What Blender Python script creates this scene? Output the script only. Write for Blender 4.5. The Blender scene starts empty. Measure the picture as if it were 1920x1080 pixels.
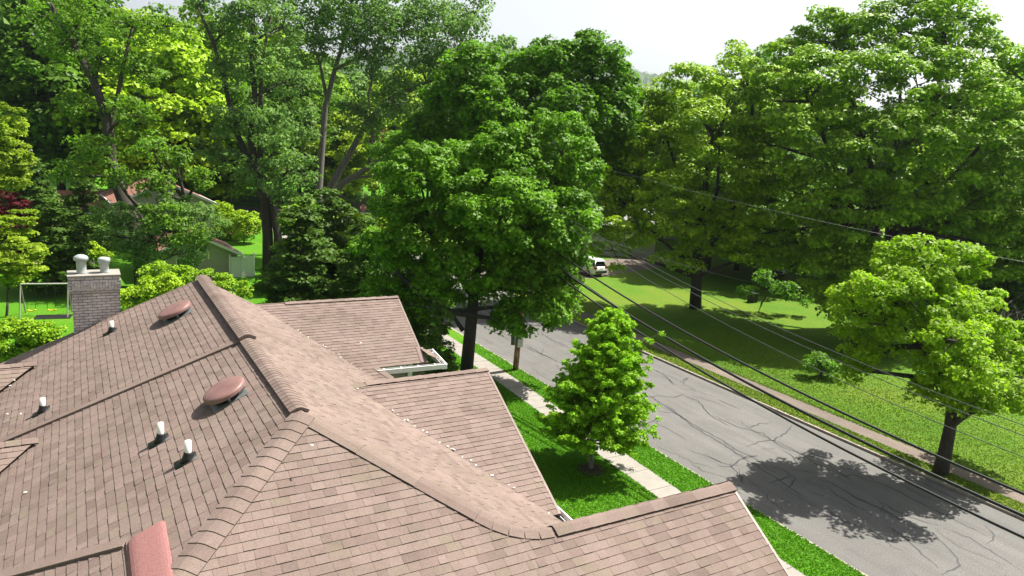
import bpy, math, random
import numpy as np
from mathutils import Vector, Matrix
from mathutils.geometry import tessellate_polygon
random.seed(7)
rng = np.random.default_rng(11)
scene = bpy.context.scene

# ---------------------------------------------------------------- camera
F = 1376.0; CX, CY = 960.0, 540.0; H = 13.5
def _n(v): return v/np.linalg.norm(v)
def _cr(x, y): return np.array([x-CX, -(y-CY), -F])
_Y = _n(_cr(130, 187)); _X = _cr(3300, 400); _X = _n(_X-_Y*(_X@_Y)); _Z = np.cross(_X, _Y)
R = np.array([_X, _Y, _Z])
CAM = np.array([0, 0, H])
cam = bpy.data.cameras.new('camera'); camo = bpy.data.objects.new('camera', cam)
scene.collection.objects.link(camo); scene.camera = camo
cam.sensor_width = 36; cam.lens = 36*F/1920; cam.clip_start = .1; cam.clip_end = 9000
camo.matrix_world = Matrix([[*R[0], 0], [*R[1], 0], [*R[2], H], [0, 0, 0, 1]])

# ---------------------------------------------------------------- light
SUN_EL, SUN_AZ = math.radians(57), math.radians(4)      # azimuth counted from +X towards +Y
scene.view_settings.view_transform = 'Standard'; scene.view_settings.look = 'None'
scene.view_settings.gamma = 1; scene.view_settings.exposure = 1.12
w = bpy.data.worlds.new('World'); scene.world = w; w.use_nodes = True
nt = w.node_tree; nt.nodes.clear()
sky = nt.nodes.new('ShaderNodeTexSky'); sky.sky_type = 'NISHITA'; sky.sun_disc = False
sky.sun_elevation = SUN_EL; sky.sun_rotation = math.radians(90)-SUN_AZ
sky.air_density = 1.0; sky.dust_density = 4.0; sky.ozone_density = 1.0; sky.altitude = 50
hs = nt.nodes.new('ShaderNodeHueSaturation'); hs.inputs['Saturation'].default_value = .38
bg = nt.nodes.new('ShaderNodeBackground'); bg.inputs['Strength'].default_value = .074
wo = nt.nodes.new('ShaderNodeOutputWorld')
nt.links.new(sky.outputs[0], hs.inputs['Color']); tcw = nt.nodes.new('ShaderNodeTexCoord'); sxw = nt.nodes.new('ShaderNodeSeparateXYZ'); mrw = nt.nodes.new('ShaderNodeMapRange')
# bright milky haze low in the sky, clearer and dimmer towards the zenith
mrw.inputs['From Min'].default_value = .12; mrw.inputs['From Max'].default_value = .5; mrw.inputs['To Min'].default_value = 1.36; mrw.inputs['To Max'].default_value = .85
vmw = nt.nodes.new('ShaderNodeVectorMath'); vmw.operation = 'SCALE'
nt.links.new(tcw.outputs['Generated'], sxw.inputs[0]); nt.links.new(sxw.outputs['Z'], mrw.inputs['Value'])
nt.links.new(hs.outputs[0], vmw.inputs[0]); nt.links.new(mrw.outputs[0], vmw.inputs['Scale']); nt.links.new(vmw.outputs[0], bg.inputs[0]); nt.links.new(bg.outputs[0], wo.inputs[0])
sd = bpy.data.lights.new('sun', 'SUN'); sd.energy = 5.0; sd.angle = math.radians(.5); sd.color = (1, .95, .86)
so = bpy.data.objects.new('sun', sd); scene.collection.objects.link(so)
sv = Vector((math.cos(SUN_EL)*math.cos(SUN_AZ), math.cos(SUN_EL)*math.sin(SUN_AZ), math.sin(SUN_EL)))
so.rotation_euler = sv.to_track_quat('Z', 'Y').to_euler(); so.location = (60, 0, 80)

# ---------------------------------------------------------------- helpers
def ray(x, y): return R@_cr(x, y)
def G(x, y, z=0.0):
    r = ray(x, y); s = (z-H)/r[2]; return CAM+r*s
def P(x, y, d):                       # point at camera depth d
    return CAM+ray(x, y)*(d/F)
def onplane(x, y, p0, nrm):
    r = ray(x, y); s = np.dot(nrm, np.array(p0)-CAM)/np.dot(nrm, r); return CAM+r*s
def base_at(px, d, z=0.0):            # ground point at depth d in picture column px
    a = ray(px, 0); b = ray(px, 1)-a
    py = ((z-H)*F/d-a[2])/b[2]; return P(px, py, d)
def link(o, parent=None):
    scene.collection.objects.link(o)
    if parent is not None: o.parent = parent
    return o
def tag(o, label=None, cat=None, group=None, kind=None):
    if label: o['label'] = label
    if cat: o['category'] = cat
    if group: o['group'] = group
    if kind: o['kind'] = kind
    return o
def empty(name, loc, label, cat, group=None, rz=0):
    o = bpy.data.objects.new(name, None); o.location = loc; o.rotation_euler = (0, 0, rz)
    o.empty_display_size = .3
    link(o); return tag(o, label, cat, group)
class MB:
    def __init__(s): s.v = []; s.f = []; s.m = []; s.t = []
    def add(s, vs, fs, mi=0, tone=.5):
        k = len(s.v); s.v += [tuple(map(float, p)) for p in vs]; s.t += [tone]*len(vs)
        for f in fs: s.f.append(tuple(k+i for i in f)); s.m.append(mi)
    def box(s, c, d, rz=0, mi=0, tone=.5, rot=None):
        x, y, z = d[0]/2, d[1]/2, d[2]/2
        M = rot if rot is not None else Matrix.Rotation(rz, 3, 'Z')
        vs = [Vector(c)+M@Vector((a*x, b*y, e*z)) for a in (-1, 1) for b in (-1, 1) for e in (-1, 1)]
        s.add(vs, [(0, 1, 3, 2), (4, 6, 7, 5), (0, 4, 5, 1), (2, 3, 7, 6), (0, 2, 6, 4), (1, 5, 7, 3)], mi, tone)
    def bar(s, a, b, wd, hg, mi=0, tone=.5):
        a = Vector(a); b = Vector(b); d = b-a
        q = d.to_track_quat('X', 'Z').to_matrix()
        s.box((a+b)/2, (d.length, wd, hg), mi=mi, tone=tone, rot=q)
    def tube(s, pts, rad, n=8, mi=0, cap=True, tone=.5):
        pts = [Vector(p) for p in pts]
        if not hasattr(rad, '__len__'): rad = [rad]*len(pts)
        vs = []; up = None
        for i, p in enumerate(pts):
            d = (pts[min(i+1, len(pts)-1)]-pts[max(i-1, 0)])
            if d.length < 1e-9: d = Vector((0, 0, 1))
            d.normalize()
            if up is None: up = Vector((1, 0, 0)) if abs(d.x) < .9 else Vector((0, 1, 0))
            u = (up-d*up.dot(d)).normalized(); up = u; v = d.cross(u)
            for k in range(n):
                a = 2*math.pi*k/n; vs.append(p+(u*math.cos(a)+v*math.sin(a))*rad[i])
        fs = []
        for i in range(len(pts)-1):
            for k in range(n):
                fs.append((i*n+k, i*n+(k+1) % n, (i+1)*n+(k+1) % n, (i+1)*n+k))
        if cap: fs.append(tuple(range(n-1, -1, -1))); fs.append(tuple((len(pts)-1)*n+k for k in range(n)))
        s.add(vs, fs, mi, tone)
    def lathe(s, c, prof, n=20, mi=0, M=None, tone=.5):   # prof [(r,z)]
        vs = []
        M = M or Matrix.Identity(3)
        for r, z in prof:
            for k in range(n):
                a = 2*math.pi*k/n; vs.append(Vector(c)+M@Vector((r*math.cos(a), r*math.sin(a), z)))
        fs = [(i*n+k, i*n+(k+1) % n, (i+1)*n+(k+1) % n, (i+1)*n+k) for i in range(len(prof)-1) for k in range(n)]
        fs.append(tuple(range(n-1, -1, -1))); fs.append(tuple((len(prof)-1)*n+k for k in range(n)))
        s.add(vs, fs, mi, tone)
    def build(s, name, mats, parent=None, smooth=False, loc=None):
        me = bpy.data.meshes.new(name)
        off = Vector(loc) if loc is not None else Vector((0, 0, 0))
        me.from_pydata([tuple(Vector(p)-off) for p in s.v], [], s.f)
        for m in (mats if isinstance(mats, (list, tuple)) else [mats]): me.materials.append(m)
        me.polygons.foreach_set('material_index', s.m)
        a = me.attributes.new('tone', 'FLOAT', 'POINT'); a.data.foreach_set('value', s.t)
        if smooth: me.polygons.foreach_set('use_smooth', [True]*len(s.f))
        me.update()
        o = bpy.data.objects.new(name, me); o.location = off
        return link(o, parent)
def local(o):   # world vector minus parent location for objects under an Empty with rz=0
    return o

# ---------------------------------------------------------------- materials
def new_mat(name):
    m = bpy.data.materials.new(name); m.use_nodes = True
    n = m.node_tree.nodes; n.clear()
    out = n.new('ShaderNodeOutputMaterial'); p = n.new('ShaderNodeBsdfPrincipled')
    m.node_tree.links.new(p.outputs[0], out.inputs[0]); return m, n, m.node_tree.links, p, out
def plain(name, col, rough=.6, metal=0, spec=.4, var=.12, scale=6, bump=0.0, coord='Object'):
    m, n, l, p, out = new_mat(name)
    tc = n.new('ShaderNodeTexCoord'); nz = n.new('ShaderNodeTexNoise'); nz.inputs['Scale'].default_value = scale
    nz.inputs['Detail'].default_value = 6
    l.new(tc.outputs[coord], nz.inputs['Vector'])
    mr = n.new('ShaderNodeMapRange'); mr.inputs['From Min'].default_value = .3; mr.inputs['From Max'].default_value = .7
    mr.inputs['To Min'].default_value = 1-var; mr.inputs['To Max'].default_value = 1+var
    l.new(nz.outputs['Fac'], mr.inputs['Value'])
    vm = n.new('ShaderNodeVectorMath'); vm.operation = 'SCALE'; vm.inputs[0].default_value = col
    l.new(mr.outputs[0], vm.inputs['Scale']); l.new(vm.outputs[0], p.inputs['Base Color'])
    p.inputs['Roughness'].default_value = rough; p.inputs['Metallic'].default_value = metal
    p.inputs['Specular IOR Level'].default_value = spec
    if bump:
        b = n.new('ShaderNodeBump'); b.inputs['Strength'].default_value = .6; b.inputs['Distance'].default_value = bump
        l.new(nz.outputs['Fac'], b.inputs['Height']); l.new(b.outputs[0], p.inputs['Normal'])
    return m
def ramp(n, l, src, stops):
    r = n.new('ShaderNodeValToRGB'); e = r.color_ramp.elements
    while len(e) < len(stops): e.new(.5)
    for i, (pos, c) in enumerate(stops): e[i].position = pos; e[i].color = (*c, 1)
    l.new(src, r.inputs[0]); return r
def mixc(n, l, a, b, fac, mode='MIX'):
    m = n.new('ShaderNodeMix'); m.data_type = 'RGBA'; m.blend_type = mode
    for s, v in ((0, fac), (6, a), (7, b)):
        if hasattr(v, 'links') or hasattr(v, 'is_linked'): l.new(v, m.inputs[s])
        else: m.inputs[s].default_value = (v if s == 0 else (*v, 1))
    return m.outputs[2]
def noise(n, l, tc, scale, detail=4, rough=.6, vec='Object', mp=None):
    z = n.new('ShaderNodeTexNoise'); z.inputs['Scale'].default_value = scale; z.inputs['Detail'].default_value = detail
    z.inputs['Roughness'].default_value = rough
    if mp:
        g = n.new('ShaderNodeMapping'); g.inputs['Scale'].default_value = mp; l.new(tc.outputs[vec], g.inputs[0]); l.new(g.outputs[0], z.inputs['Vector'])
    else: l.new(tc.outputs[vec], z.inputs['Vector'])
    return z.outputs['Fac']
def leaf_mat(name, dark, light, trans=.42, tcol=None):
    m, n, l, p, out = new_mat(name)
    at = n.new('ShaderNodeAttribute'); at.attribute_name = 'tone'
    r = ramp(n, l, at.outputs['Fac'], [(0.0, dark), (1.0, light)])
    l.new(r.outputs[0], p.inputs['Base Color']); p.inputs['Roughness'].default_value = .52
    p.inputs['Specular IOR Level'].default_value = .16
    t = n.new('ShaderNodeBsdfTranslucent')
    k = tcol or (1.25, 1.5, .55)
    tm = n.new('ShaderNodeVectorMath'); tm.operation = 'MULTIPLY'; tm.inputs[1].default_value = k
    l.new(r.outputs[0], tm.inputs[0]); l.new(tm.outputs[0], t.inputs['Color'])
    mx = n.new('ShaderNodeMixShader'); mx.inputs[0].default_value = trans
    l.new(p.outputs[0], mx.inputs[1]); l.new(t.outputs[0], mx.inputs[2]); l.new(mx.outputs[0], out.inputs[0])
    return m
def shingle_mat():
    m, n, l, p, out = new_mat('asphalt_shingle')
    tc = n.new('ShaderNodeTexCoord'); at = n.new('ShaderNodeAttribute'); at.attribute_name = 'tone'
    r = ramp(n, l, at.outputs['Fac'], [(0, (.165, .123, .107)), (.25, (.190, .141, .124)), (.5, (.197, .152, .131)),
                                       (.75, (.213, .161, .143)), (.9, (.185, .149, .119)), (1, (.152, .113, .100))])
    g = noise(n, l, tc, 120, 3, .8)
    gr = ramp(n, l, g, [(.3, (.74, .74, .74)), (.7, (1.22, 1.2, 1.18))])
    c = mixc(n, l, r.outputs[0], gr.outputs[0], 1.0, 'MULTIPLY')
    mid = noise(n, l, tc, 38, 2, .8); mr_ = ramp(n, l, mid, [(.3, (.86, .86, .86)), (.7, (1.13, 1.13, 1.13))])
    c = mixc(n, l, c, mr_.outputs[0], 1.0, 'MULTIPLY')
    big = noise(n, l, tc, .7, 6, .65)
    br = ramp(n, l, big, [(.33, (.84, .84, .82)), (.52, (1, 1, 1)), (.68, (1.10, 1.09, 1.09))])
    c = mixc(n, l, c, br.outputs[0], 1.0, 'MULTIPLY')
    stn = noise(n, l, tc, 1.3, 5, .7, mp=(.5, 2.2, 1.2)); sr_ = ramp(n, l, stn, [(.60, (1, 1, 1)), (.72, (.86, .88, .84))])
    c = mixc(n, l, c, sr_.outputs[0], 1.0, 'MULTIPLY')
    l.new(c, p.inputs['Base Color']); p.inputs['Roughness'].default_value = .9; p.inputs['Specular IOR Level'].default_value = .2
    b = n.new('ShaderNodeBump'); b.inputs['Strength'].default_value = .5; b.inputs['Distance'].default_value = .004
    l.new(g, b.inputs['Height']); l.new(b.outputs[0], p.inputs['Normal'])
    return m
def bark_mat(name, a, b):
    m, n, l, p, out = new_mat(name)
    tc = n.new('ShaderNodeTexCoord'); z = noise(n, l, tc, 5, 6, .7, mp=(3, 3, .5))
    r = ramp(n, l, z, [(.3, a), (.7, b)]); l.new(r.outputs[0], p.inputs['Base Color']); p.inputs['Roughness'].default_value = .95
    bp = n.new('ShaderNodeBump'); bp.inputs['Distance'].default_value = .05; l.new(z, bp.inputs['Height']); l.new(bp.outputs[0], p.inputs['Normal'])
    return m
def grass_mat(name, c1, c2, c3, patch=.25, dirt=None):
    m, n, l, p, out = new_mat(name)
    tc = n.new('ShaderNodeTexCoord')
    a = noise(n, l, tc, patch, 5, .6); b = noise(n, l, tc, 9, 5, .75)
    r = ramp(n, l, a, [(.32, c1), (.5, c2), (.68, c3)])
    r2 = ramp(n, l, b, [(.25, (.5, .5, .45)), (.75, (1.45, 1.4, 1.3))])
    c = mixc(n, l, r.outputs[0], r2.outputs[0], 1.0, 'MULTIPLY')
    if dirt:
        d = noise(n, l, tc, .8, 6, .7); dr = ramp(n, l, d, [(.60, (0, 0, 0)), (.72, (1, 1, 1))])
        c = mixc(n, l, c, dirt, dr.outputs[0])
    l.new(c, p.inputs['Base Color']); p.inputs['Roughness'].default_value = .9; p.inputs['Specular IOR Level'].default_value = .15
    bp = n.new('ShaderNodeBump'); bp.inputs['Distance'].default_value = .08; l.new(b, bp.inputs['Height']); l.new(bp.outputs[0], p.inputs['Normal'])
    return m
def asphalt_mat(name, c1, c2, speck=.35):
    m, n, l, p, out = new_mat(name)
    tc = n.new('ShaderNodeTexCoord')
    a = noise(n, l, tc, .35, 6, .65); b = noise(n, l, tc, 22, 3, .8); s = noise(n, l, tc, .9, 4, .6, mp=(1.6, .12, 1))
    r = ramp(n, l, a, [(.3, c1), (.7, c2)])
    r2 = ramp(n, l, b, [(.3, (1-speck, 1-speck, 1-speck)), (.7, (1+speck, 1+speck, 1+speck*.95))])
    r3 = ramp(n, l, s, [(.35, (.9, .9, .9)), (.65, (1.07, 1.07, 1.06))])
    c = mixc(n, l, r.outputs[0], r2.outputs[0], 1.0, 'MULTIPLY'); c = mixc(n, l, c, r3.outputs[0], 1.0, 'MULTIPLY')
    s4 = noise(n, l, tc, 1.1, 6, .75); r4 = ramp(n, l, s4, [(.56, (1, 1, 1)), (.70, (.84, .84, .85))]); c = mixc(n, l, c, r4.outputs[0], 1.0, 'MULTIPLY')
    l.new(c, p.inputs['Base Color']); p.inputs['Roughness'].default_value = .9; p.inputs['Specular IOR Level'].default_value = .25
    return m
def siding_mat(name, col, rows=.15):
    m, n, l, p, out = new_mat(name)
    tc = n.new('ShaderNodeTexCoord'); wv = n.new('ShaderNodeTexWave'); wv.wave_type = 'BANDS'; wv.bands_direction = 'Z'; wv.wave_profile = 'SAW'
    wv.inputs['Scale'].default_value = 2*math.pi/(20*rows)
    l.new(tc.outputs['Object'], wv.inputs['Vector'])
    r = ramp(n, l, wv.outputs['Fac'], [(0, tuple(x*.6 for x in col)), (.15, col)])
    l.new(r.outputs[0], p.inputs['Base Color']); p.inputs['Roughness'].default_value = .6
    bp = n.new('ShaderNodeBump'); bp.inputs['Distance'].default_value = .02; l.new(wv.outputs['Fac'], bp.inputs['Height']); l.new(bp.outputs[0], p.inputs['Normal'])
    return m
def brick_mat():
    m, n, l, p, out = new_mat('grey_brick')
    tc = n.new('ShaderNodeTexCoord'); bt = n.new('ShaderNodeTexBrick')
    sx = n.new('ShaderNodeSeparateXYZ'); cb = n.new('ShaderNodeCombineXYZ'); ad = n.new('ShaderNodeMath')
    l.new(tc.outputs['Object'], sx.inputs[0]); l.new(sx.outputs['X'], ad.inputs[0]); l.new(sx.outputs['Y'], ad.inputs[1])
    l.new(ad.outputs[0], cb.inputs['X']); l.new(sx.outputs['Z'], cb.inputs['Y']); l.new(cb.outputs[0], bt.inputs['Vector'])
    bt.inputs['Scale'].default_value = 1; bt.inputs['Brick Width'].default_value = .21; bt.inputs['Row Height'].default_value = .075
    bt.inputs['Mortar Size'].default_value = .009; bt.inputs['Bias'].default_value = 0
    bt.inputs['Color1'].default_value = (.64, .58, .57, 1); bt.inputs['Color2'].default_value = (.51, .45, .445, 1); bt.inputs['Mortar'].default_value = (.22, .20, .20, 1)
    st = noise(n, l, tc, 1.6, 6, .7); sr = ramp(n, l, st, [(.35, (.62, .62, .66)), (.6, (1.1, 1.08, 1.06))])
    c = mixc(n, l, bt.outputs['Color'], sr.outputs[0], 1.0, 'MULTIPLY')
    l.new(c, p.inputs['Base Color']); p.inputs['Roughness'].default_value = .9
    bp = n.new('ShaderNodeBump'); bp.inputs['Distance'].default_value = .01; bp.invert = True
    l.new(bt.outputs['Fac'], bp.inputs['Height']); l.new(bp.outputs[0], p.inputs['Normal'])
    return m

M_SH = shingle_mat()
M_UNDER = plain('roof_underlay', (.045, .032, .028), .95)
M_BARK = bark_mat('dark_bark', (.022, .018, .014), (.07, .056, .045))
M_BARKG = bark_mat('grey_bark', (.075, .068, .058), (.20, .185, .16))
M_GRASS = grass_mat('lush_lawn', (.060, .20, .006), (.075, .23, .008), (.10, .24, .012), .3)
M_GRASSY = grass_mat('dry_lawn', (.10, .17, .012), (.15, .20, .018), (.19, .21, .035), .35)
M_ASPH = asphalt_mat('old_asphalt', (.122, .119, .115), (.152, .147, .141), .45)
M_WALKR = asphalt_mat('worn_path', (.12, .10, .085), (.18, .145, .12), .45)
M_CONC = plain('concrete', (.27, .25, .22), .85, var=.1, scale=2.5)
M_KERB = plain('kerb_concrete', (.30, .26, .22), .9, var=.2, scale=3)
M_TAR = plain('tar', (.028, .028, .032), .6, var=.2)
M_WHITE = plain('white_paint', (.72, .72, .70), .45, var=.04)
M_PVC = plain('white_pvc', (.78, .76, .70), .4, var=.05)
M_BLACK = plain('black_rubber', (.012, .012, .013), .55)
M_GALV = plain('galvanised', (.30, .33, .33), .45, metal=.6, var=.15)
M_PINK = plain('pink_metal', (.205, .112, .100), .5, spec=.4, var=.16, scale=4)
M_PINKG = plain('pink_granule', (.27, .125, .118), .95, var=.3, scale=70, bump=.004)
M_GLASS = plain('dark_glass', (.02, .025, .03), .08, spec=.8, var=.05)
M_WIRE = plain('black_cable', (.008, .008, .009), .5)
M_WIREL = plain('grey_cable', (.055, .06, .06), .5)

L_DARK = leaf_mat('leaf_deep_green', (.072, .165, .006), (.15, .315, .014))
L_MID = leaf_mat('leaf_mid_green', (.13, .235, .006), (.27, .45, .018), .24)
L_LIME = leaf_mat('leaf_lime', (.17, .28, .006), (.36, .53, .02), .25)
L_YEL = leaf_mat('leaf_yellow_green', (.16, .25, .010), (.33, .43, .03))
L_WISP = leaf_mat('leaf_grey_green', (.095, .18, .035), (.22, .36, .09), tcol=(1.1, 1.3, .8))
L_RED = leaf_mat('leaf_dark_red', (.07, .012, .015), (.16, .025, .03), tcol=(1.3, .8, .8))
L_CON = leaf_mat('needle_green', (.045, .095, .010), (.10, .19, .02), .3)
L_FAR = leaf_mat('leaf_far', (.075, .155, .012), (.15, .28, .03), .38)

# ---------------------------------------------------------------- foliage
def leaf_mesh(name, pos, nrm, size, tone, mat, parent=None, loc=(0, 0, 0)):
    N = len(pos)
    a = rng.normal(size=(N, 3)); a -= nrm*np.sum(a*nrm, 1, keepdims=True); a /= np.linalg.norm(a, axis=1, keepdims=True)+1e-9
    b = np.cross(nrm, a); s = size[:, None]
    fold = nrm*s*.16
    v = np.empty((N, 4, 3))
    v[:, 0] = pos-a*s*.55; v[:, 1] = pos+b*s*.42-fold; v[:, 2] = pos+a*s*.55+fold*.6; v[:, 3] = pos-b*s*.42-fold
    v -= np.array(loc)
    me = bpy.data.meshes.new(name)
    me.vertices.add(4*N); me.vertices.foreach_set('co', v.reshape(-1).astype(np.float32))
    me.loops.add(4*N); me.loops.foreach_set('vertex_index', np.arange(4*N, dtype=np.int32))
    me.polygons.add(N); me.polygons.foreach_set('loop_start', np.arange(0, 4*N, 4, dtype=np.int32))
    try: me.polygons.foreach_set('loop_total', np.full(N, 4, dtype=np.int32))
    except Exception: pass
    me.materials.append(mat)
    at = me.attributes.new('tone', 'FLOAT', 'POINT'); at.data.foreach_set('value', np.repeat(np.clip(tone, 0, 1), 4).astype(np.float32))
    me.update(calc_edges=True)
    o = bpy.data.objects.new(name, me); o.location = loc
    return link(o, parent)
def unit(v): return v/(np.linalg.norm(v, axis=-1, keepdims=True)+1e-9)
def clump_leaves(cc, rc, npl, ls, flat=.6, droop=0., up=.6, fill=.35):
    """leaves round clump centres cc (K,3) of radius rc (K,)"""
    K = len(cc); idx = np.repeat(np.arange(K), npl)
    N = len(idx)
    d = unit(rng.normal(size=(N, 3)))
    lo = d[:, 2] < -.25; flip = lo & (rng.random(N) < .6); d[flip, 2] *= -1
    rr = np.where(rng.random(N) < fill, rng.random(N)**.5, .75+.35*rng.random(N))
    off = d*rr[:, None]*rc[idx][:, None]; off[:, 2] *= flat
    off[:, 2] -= droop*(off[:, 0]**2+off[:, 1]**2)/(rc[idx]+1e-6)
    pos = cc[idx]+off
    nrm = unit(d*.6+np.array([0, 0, up])+rng.normal(size=(N, 3))*.38)
    size = ls*(.65+.7*rng.random(N))
    tone = .5+.20*rng.normal(size=N)+(.26*rng.normal(size=K))[idx]
    return pos, nrm, size, tone
def lobe_clumps(lobes, spacing, rc, bottom=.35, inner=.12):
    """lobes [(c,(rx,ry,rz))] -> clump centres"""
    C = []; Ls = [(np.array(c), np.array(r)) for c, r in lobes]
    for i, (c, r) in enumerate(Ls):
        area = 4*math.pi*((r[0]*r[1])**1.6/3+(r[0]*r[2])**1.6/3+(r[1]*r[2])**1.6/3)**(1/1.6)
        n = max(6, int(area/(spacing**2)))
        d = unit(rng.normal(size=(n, 3)))
        keep = (d[:, 2] > -.35) | (rng.random(n) < bottom); d = d[keep]
        rad = .78+.30*rng.random(len(d)); k2 = rng.random(len(d)) < inner; rad[k2] *= .55
        p = c+d*rad[:, None]*r
        ok = np.ones(len(p), bool)
        for j, (c2, r2) in enumerate(Ls):
            if j == i: continue
            q = np.linalg.norm((p-c2)/r2, axis=1); ok &= ~((q < .68) & (rng.random(len(p)) < .9))
        C.append(p[ok])
    C = np.concatenate(C); R_ = rc*(.7+.6*rng.random(len(C)))
    return C, R_
def curve_pts(a, b, bend, n=6):
    a = np.array(a, float); b = np.array(b, float); L = np.linalg.norm(b-a)
    off = np.array([rng.normal(), rng.normal(), abs(rng.normal())*.3])*bend*L
    return [a+(b-a)*t+off*math.sin(math.pi*t)*.5 for t in np.linspace(0, 1, n)]
def make_tree(name, label, cat, base, lobes, stems=None, tr=.3, bark=None, leaf=None, spacing=1.0, rc=.7, npl=80, ls=.2,
              group=None, flat=.6, droop=0., up=.6, bottom=.35, inner=.12, lean=None, twigs=40, fork=.35, fill=.35):
    base = np.array(base, float); root = empty(name, base, label, cat, group)
    bark = bark or M_BARK
    mb = MB()
    C, RC = lobe_clumps(lobes, spacing, rc, bottom, inner)
    top = np.mean([c for c, r in lobes], axis=0)
    if stems is None:
        zf = base[2]+(top[2]-base[2])*fork*1.6
        fk = np.array([base[0]+(top[0]-base[0])*.35, base[1]+(top[1]-base[1])*.35, zf])
        if lean is not None: fk[:2] += lean
        pts = curve_pts(base-np.array([0, 0, .15]), fk, .05, 6)
        mb.tube(pts, [tr*1.35, tr*1.1, tr, tr*.94, tr*.88, tr*.8], 10)
        stems = [(pts, tr*.8)]
        anchors = [fk]
        tp = curve_pts(fk, top+np.array([0, 0, max(r[2] for c, r in lobes)*.4]), .06, 7)
        mb.tube(tp, list(np.linspace(tr*.75, tr*.15, 7)), 8); anchors += tp[1:5]
    else:
        anchors = []
        for pts, r0 in stems:
            n = len(pts); mb.tube(pts, list(np.linspace(r0, r0*.28, n)), 9); anchors += [np.array(p) for p in pts[n//3:]]
    for c, r in lobes:
        c = np.array(c)
        dd = [np.linalg.norm(c-a)+max(0, a[2]-c[2])*2 for a in anchors]; a = anchors[int(np.argmin(dd))]
        L = np.linalg.norm(c-a)
        if L > .3:
            p = curve_pts(a, c, .12, 6); mb.tube(p, list(np.linspace(min(tr*.5, .06+L*.035), .04, 6)), 6)
        near = [k for k in range(len(C)) if np.linalg.norm((C[k]-c)/np.array(r)) < 1.2]
        random.shuffle(near)
        for k in near[:max(3, twigs//len(lobes))]:
            p = curve_pts(c if rng.random() < .7 else (a+c)/2, C[k], .15, 4)
            mb.tube(p, list(np.linspace(.045, .012, 4)), 4, cap=False)
    t = mb.build('trunk', bark, root, smooth=True, loc=base); t.location = (0, 0, 0)
    pos, nrm, size, tone = clump_leaves(C, RC, npl, ls, flat, droop, up, fill)
    cr = leaf_mesh('crown', pos, nrm, size, tone, leaf, root, loc=base); cr.location = (0, 0, 0)
    return root
def px_lobes(lst, d):
    out = []
    for e in lst:
        x, y, r = e[:3]; dd = e[3] if len(e) > 3 else 0; ry = e[4] if len(e) > 4 else r*.8
        D = d+dd; k = D/F; out.append((P(x, y, D), (r*k, r*k*.95, ry*k)))
    return out
def px_stem(lst, d):
    return [P(e[0], e[1], d+(e[2] if len(e) > 2 else 0)) for e in lst]

# ================================================================ SETTING
def sheet(name, x0, x1, y0, y1, z, mat, parent=None, div=1):
    mb = MB(); mb.add([(x0, y0, z), (x1, y0, z), (x1, y1, z), (x0, y1, z)], [(0, 1, 2, 3)])
    return mb.build(name, mat, parent)
tag(sheet('ground', -3000, 3000, -400, 5000, -.03, M_GRASS), 'green grassy ground reaching to the horizon', None, kind='structure')
XK, XR = 21.55, 31.0
rd = sheet('road', XK-.1, XR+.1, -30, 104, 0.0, M_ASPH); tag(rd, 'grey cracked asphalt street with dark tar seams', kind='structure')
tag(sheet('cross_street', -60, 110, 104, 111.5, .0, M_ASPH), 'far grey cross street in front of the wooden fence', kind='structure')
def slab(name, x0, x1, y0, y1, z0, z1, mat, label, parent=None):
    mb = MB(); mb.box(((x0+x1)/2, (y0+y1)/2, (z0+z1)/2), (x1-x0, y1-y0, z1-z0)); o = mb.build(name, mat, parent)
    return tag(o, label, kind='structure')
slab('lawn', -70, XK-.14, -20, 103.5, -.02, .12, M_GRASS, 'lush green lawn beside the house and yards behind')
mb = MB(); ys_ = [-30, 12, 19.3, 34, 103.4]; vs = []
for y in ys_:
    x = float(np.interp(y, [-30, 12, 19.3, 34, 104], [17.9, 18.35, 18.62, 19.22, 19.7])); vs += [(x, y, .05), (x, y, .134), (x+1.2, y, .134), (x+1.2, y, .05)]
mb.add(vs, [(4*i+k, 4*i+k+1, 4*i+k+5, 4*i+k+4) for i in range(4) for k in range(3)])
tag(mb.build('sidewalk', M_CONC), 'pale concrete sidewalk beside the green lawn', kind='structure')
slab('kerb', XK-.14, XK, -30, 103.5, -.02, .12, M_KERB, 'concrete kerb on the house side of the street')
slab('far_kerb', XR, XR+.15, -30, 103.5, -.02, .11, M_KERB, 'brownish kerb on the far side of the street')
slab('far_verge', XR+.15, 32.25, -30, 103.5, -.02, .12, M_GRASSY, 'yellowish grass strip across the street')
slab('far_sidewalk', 32.25, 33.55, -30, 103.5, -.02, .10, M_WALKR, 'worn brownish sidewalk across the street')
slab('far_lawn', 33.55, 160, -30, 103.5, -.02, .12, grass_mat('park_lawn', (.065, .165, .008), (.095, .195, .012), (.14, .205, .02), .12), 'sunny yellow green lawn across the street')
# driveway under the white car
mb = MB(); a, b, c_, d_ = G(1052, 500, .125), G(1085, 492, .125), G(1150, 520, .125), G(1090, 528, .125)
mb.add([(31.3, 52, .124), (31.3, 58, .124), (60, 66, .124), (60, 60, .124)], [(0, 1, 2, 3)])
tag(mb.build('driveway', M_WALKR), 'pale dirt driveway beside the white car', kind='structure')
# sidewalk joints
mb = MB()
for k in range(-10, 60):
    mb.box((float(np.interp(k*1.5, [-30, 12, 19.3, 34, 104], [17.9, 18.35, 18.62, 19.22, 19.7]))+.6, k*1.5, .135), (1.18, .02, .004))
tag(mb.build('sidewalk_joints', M_TAR), 'dark joints across the pale sidewalk', kind='structure')

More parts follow.
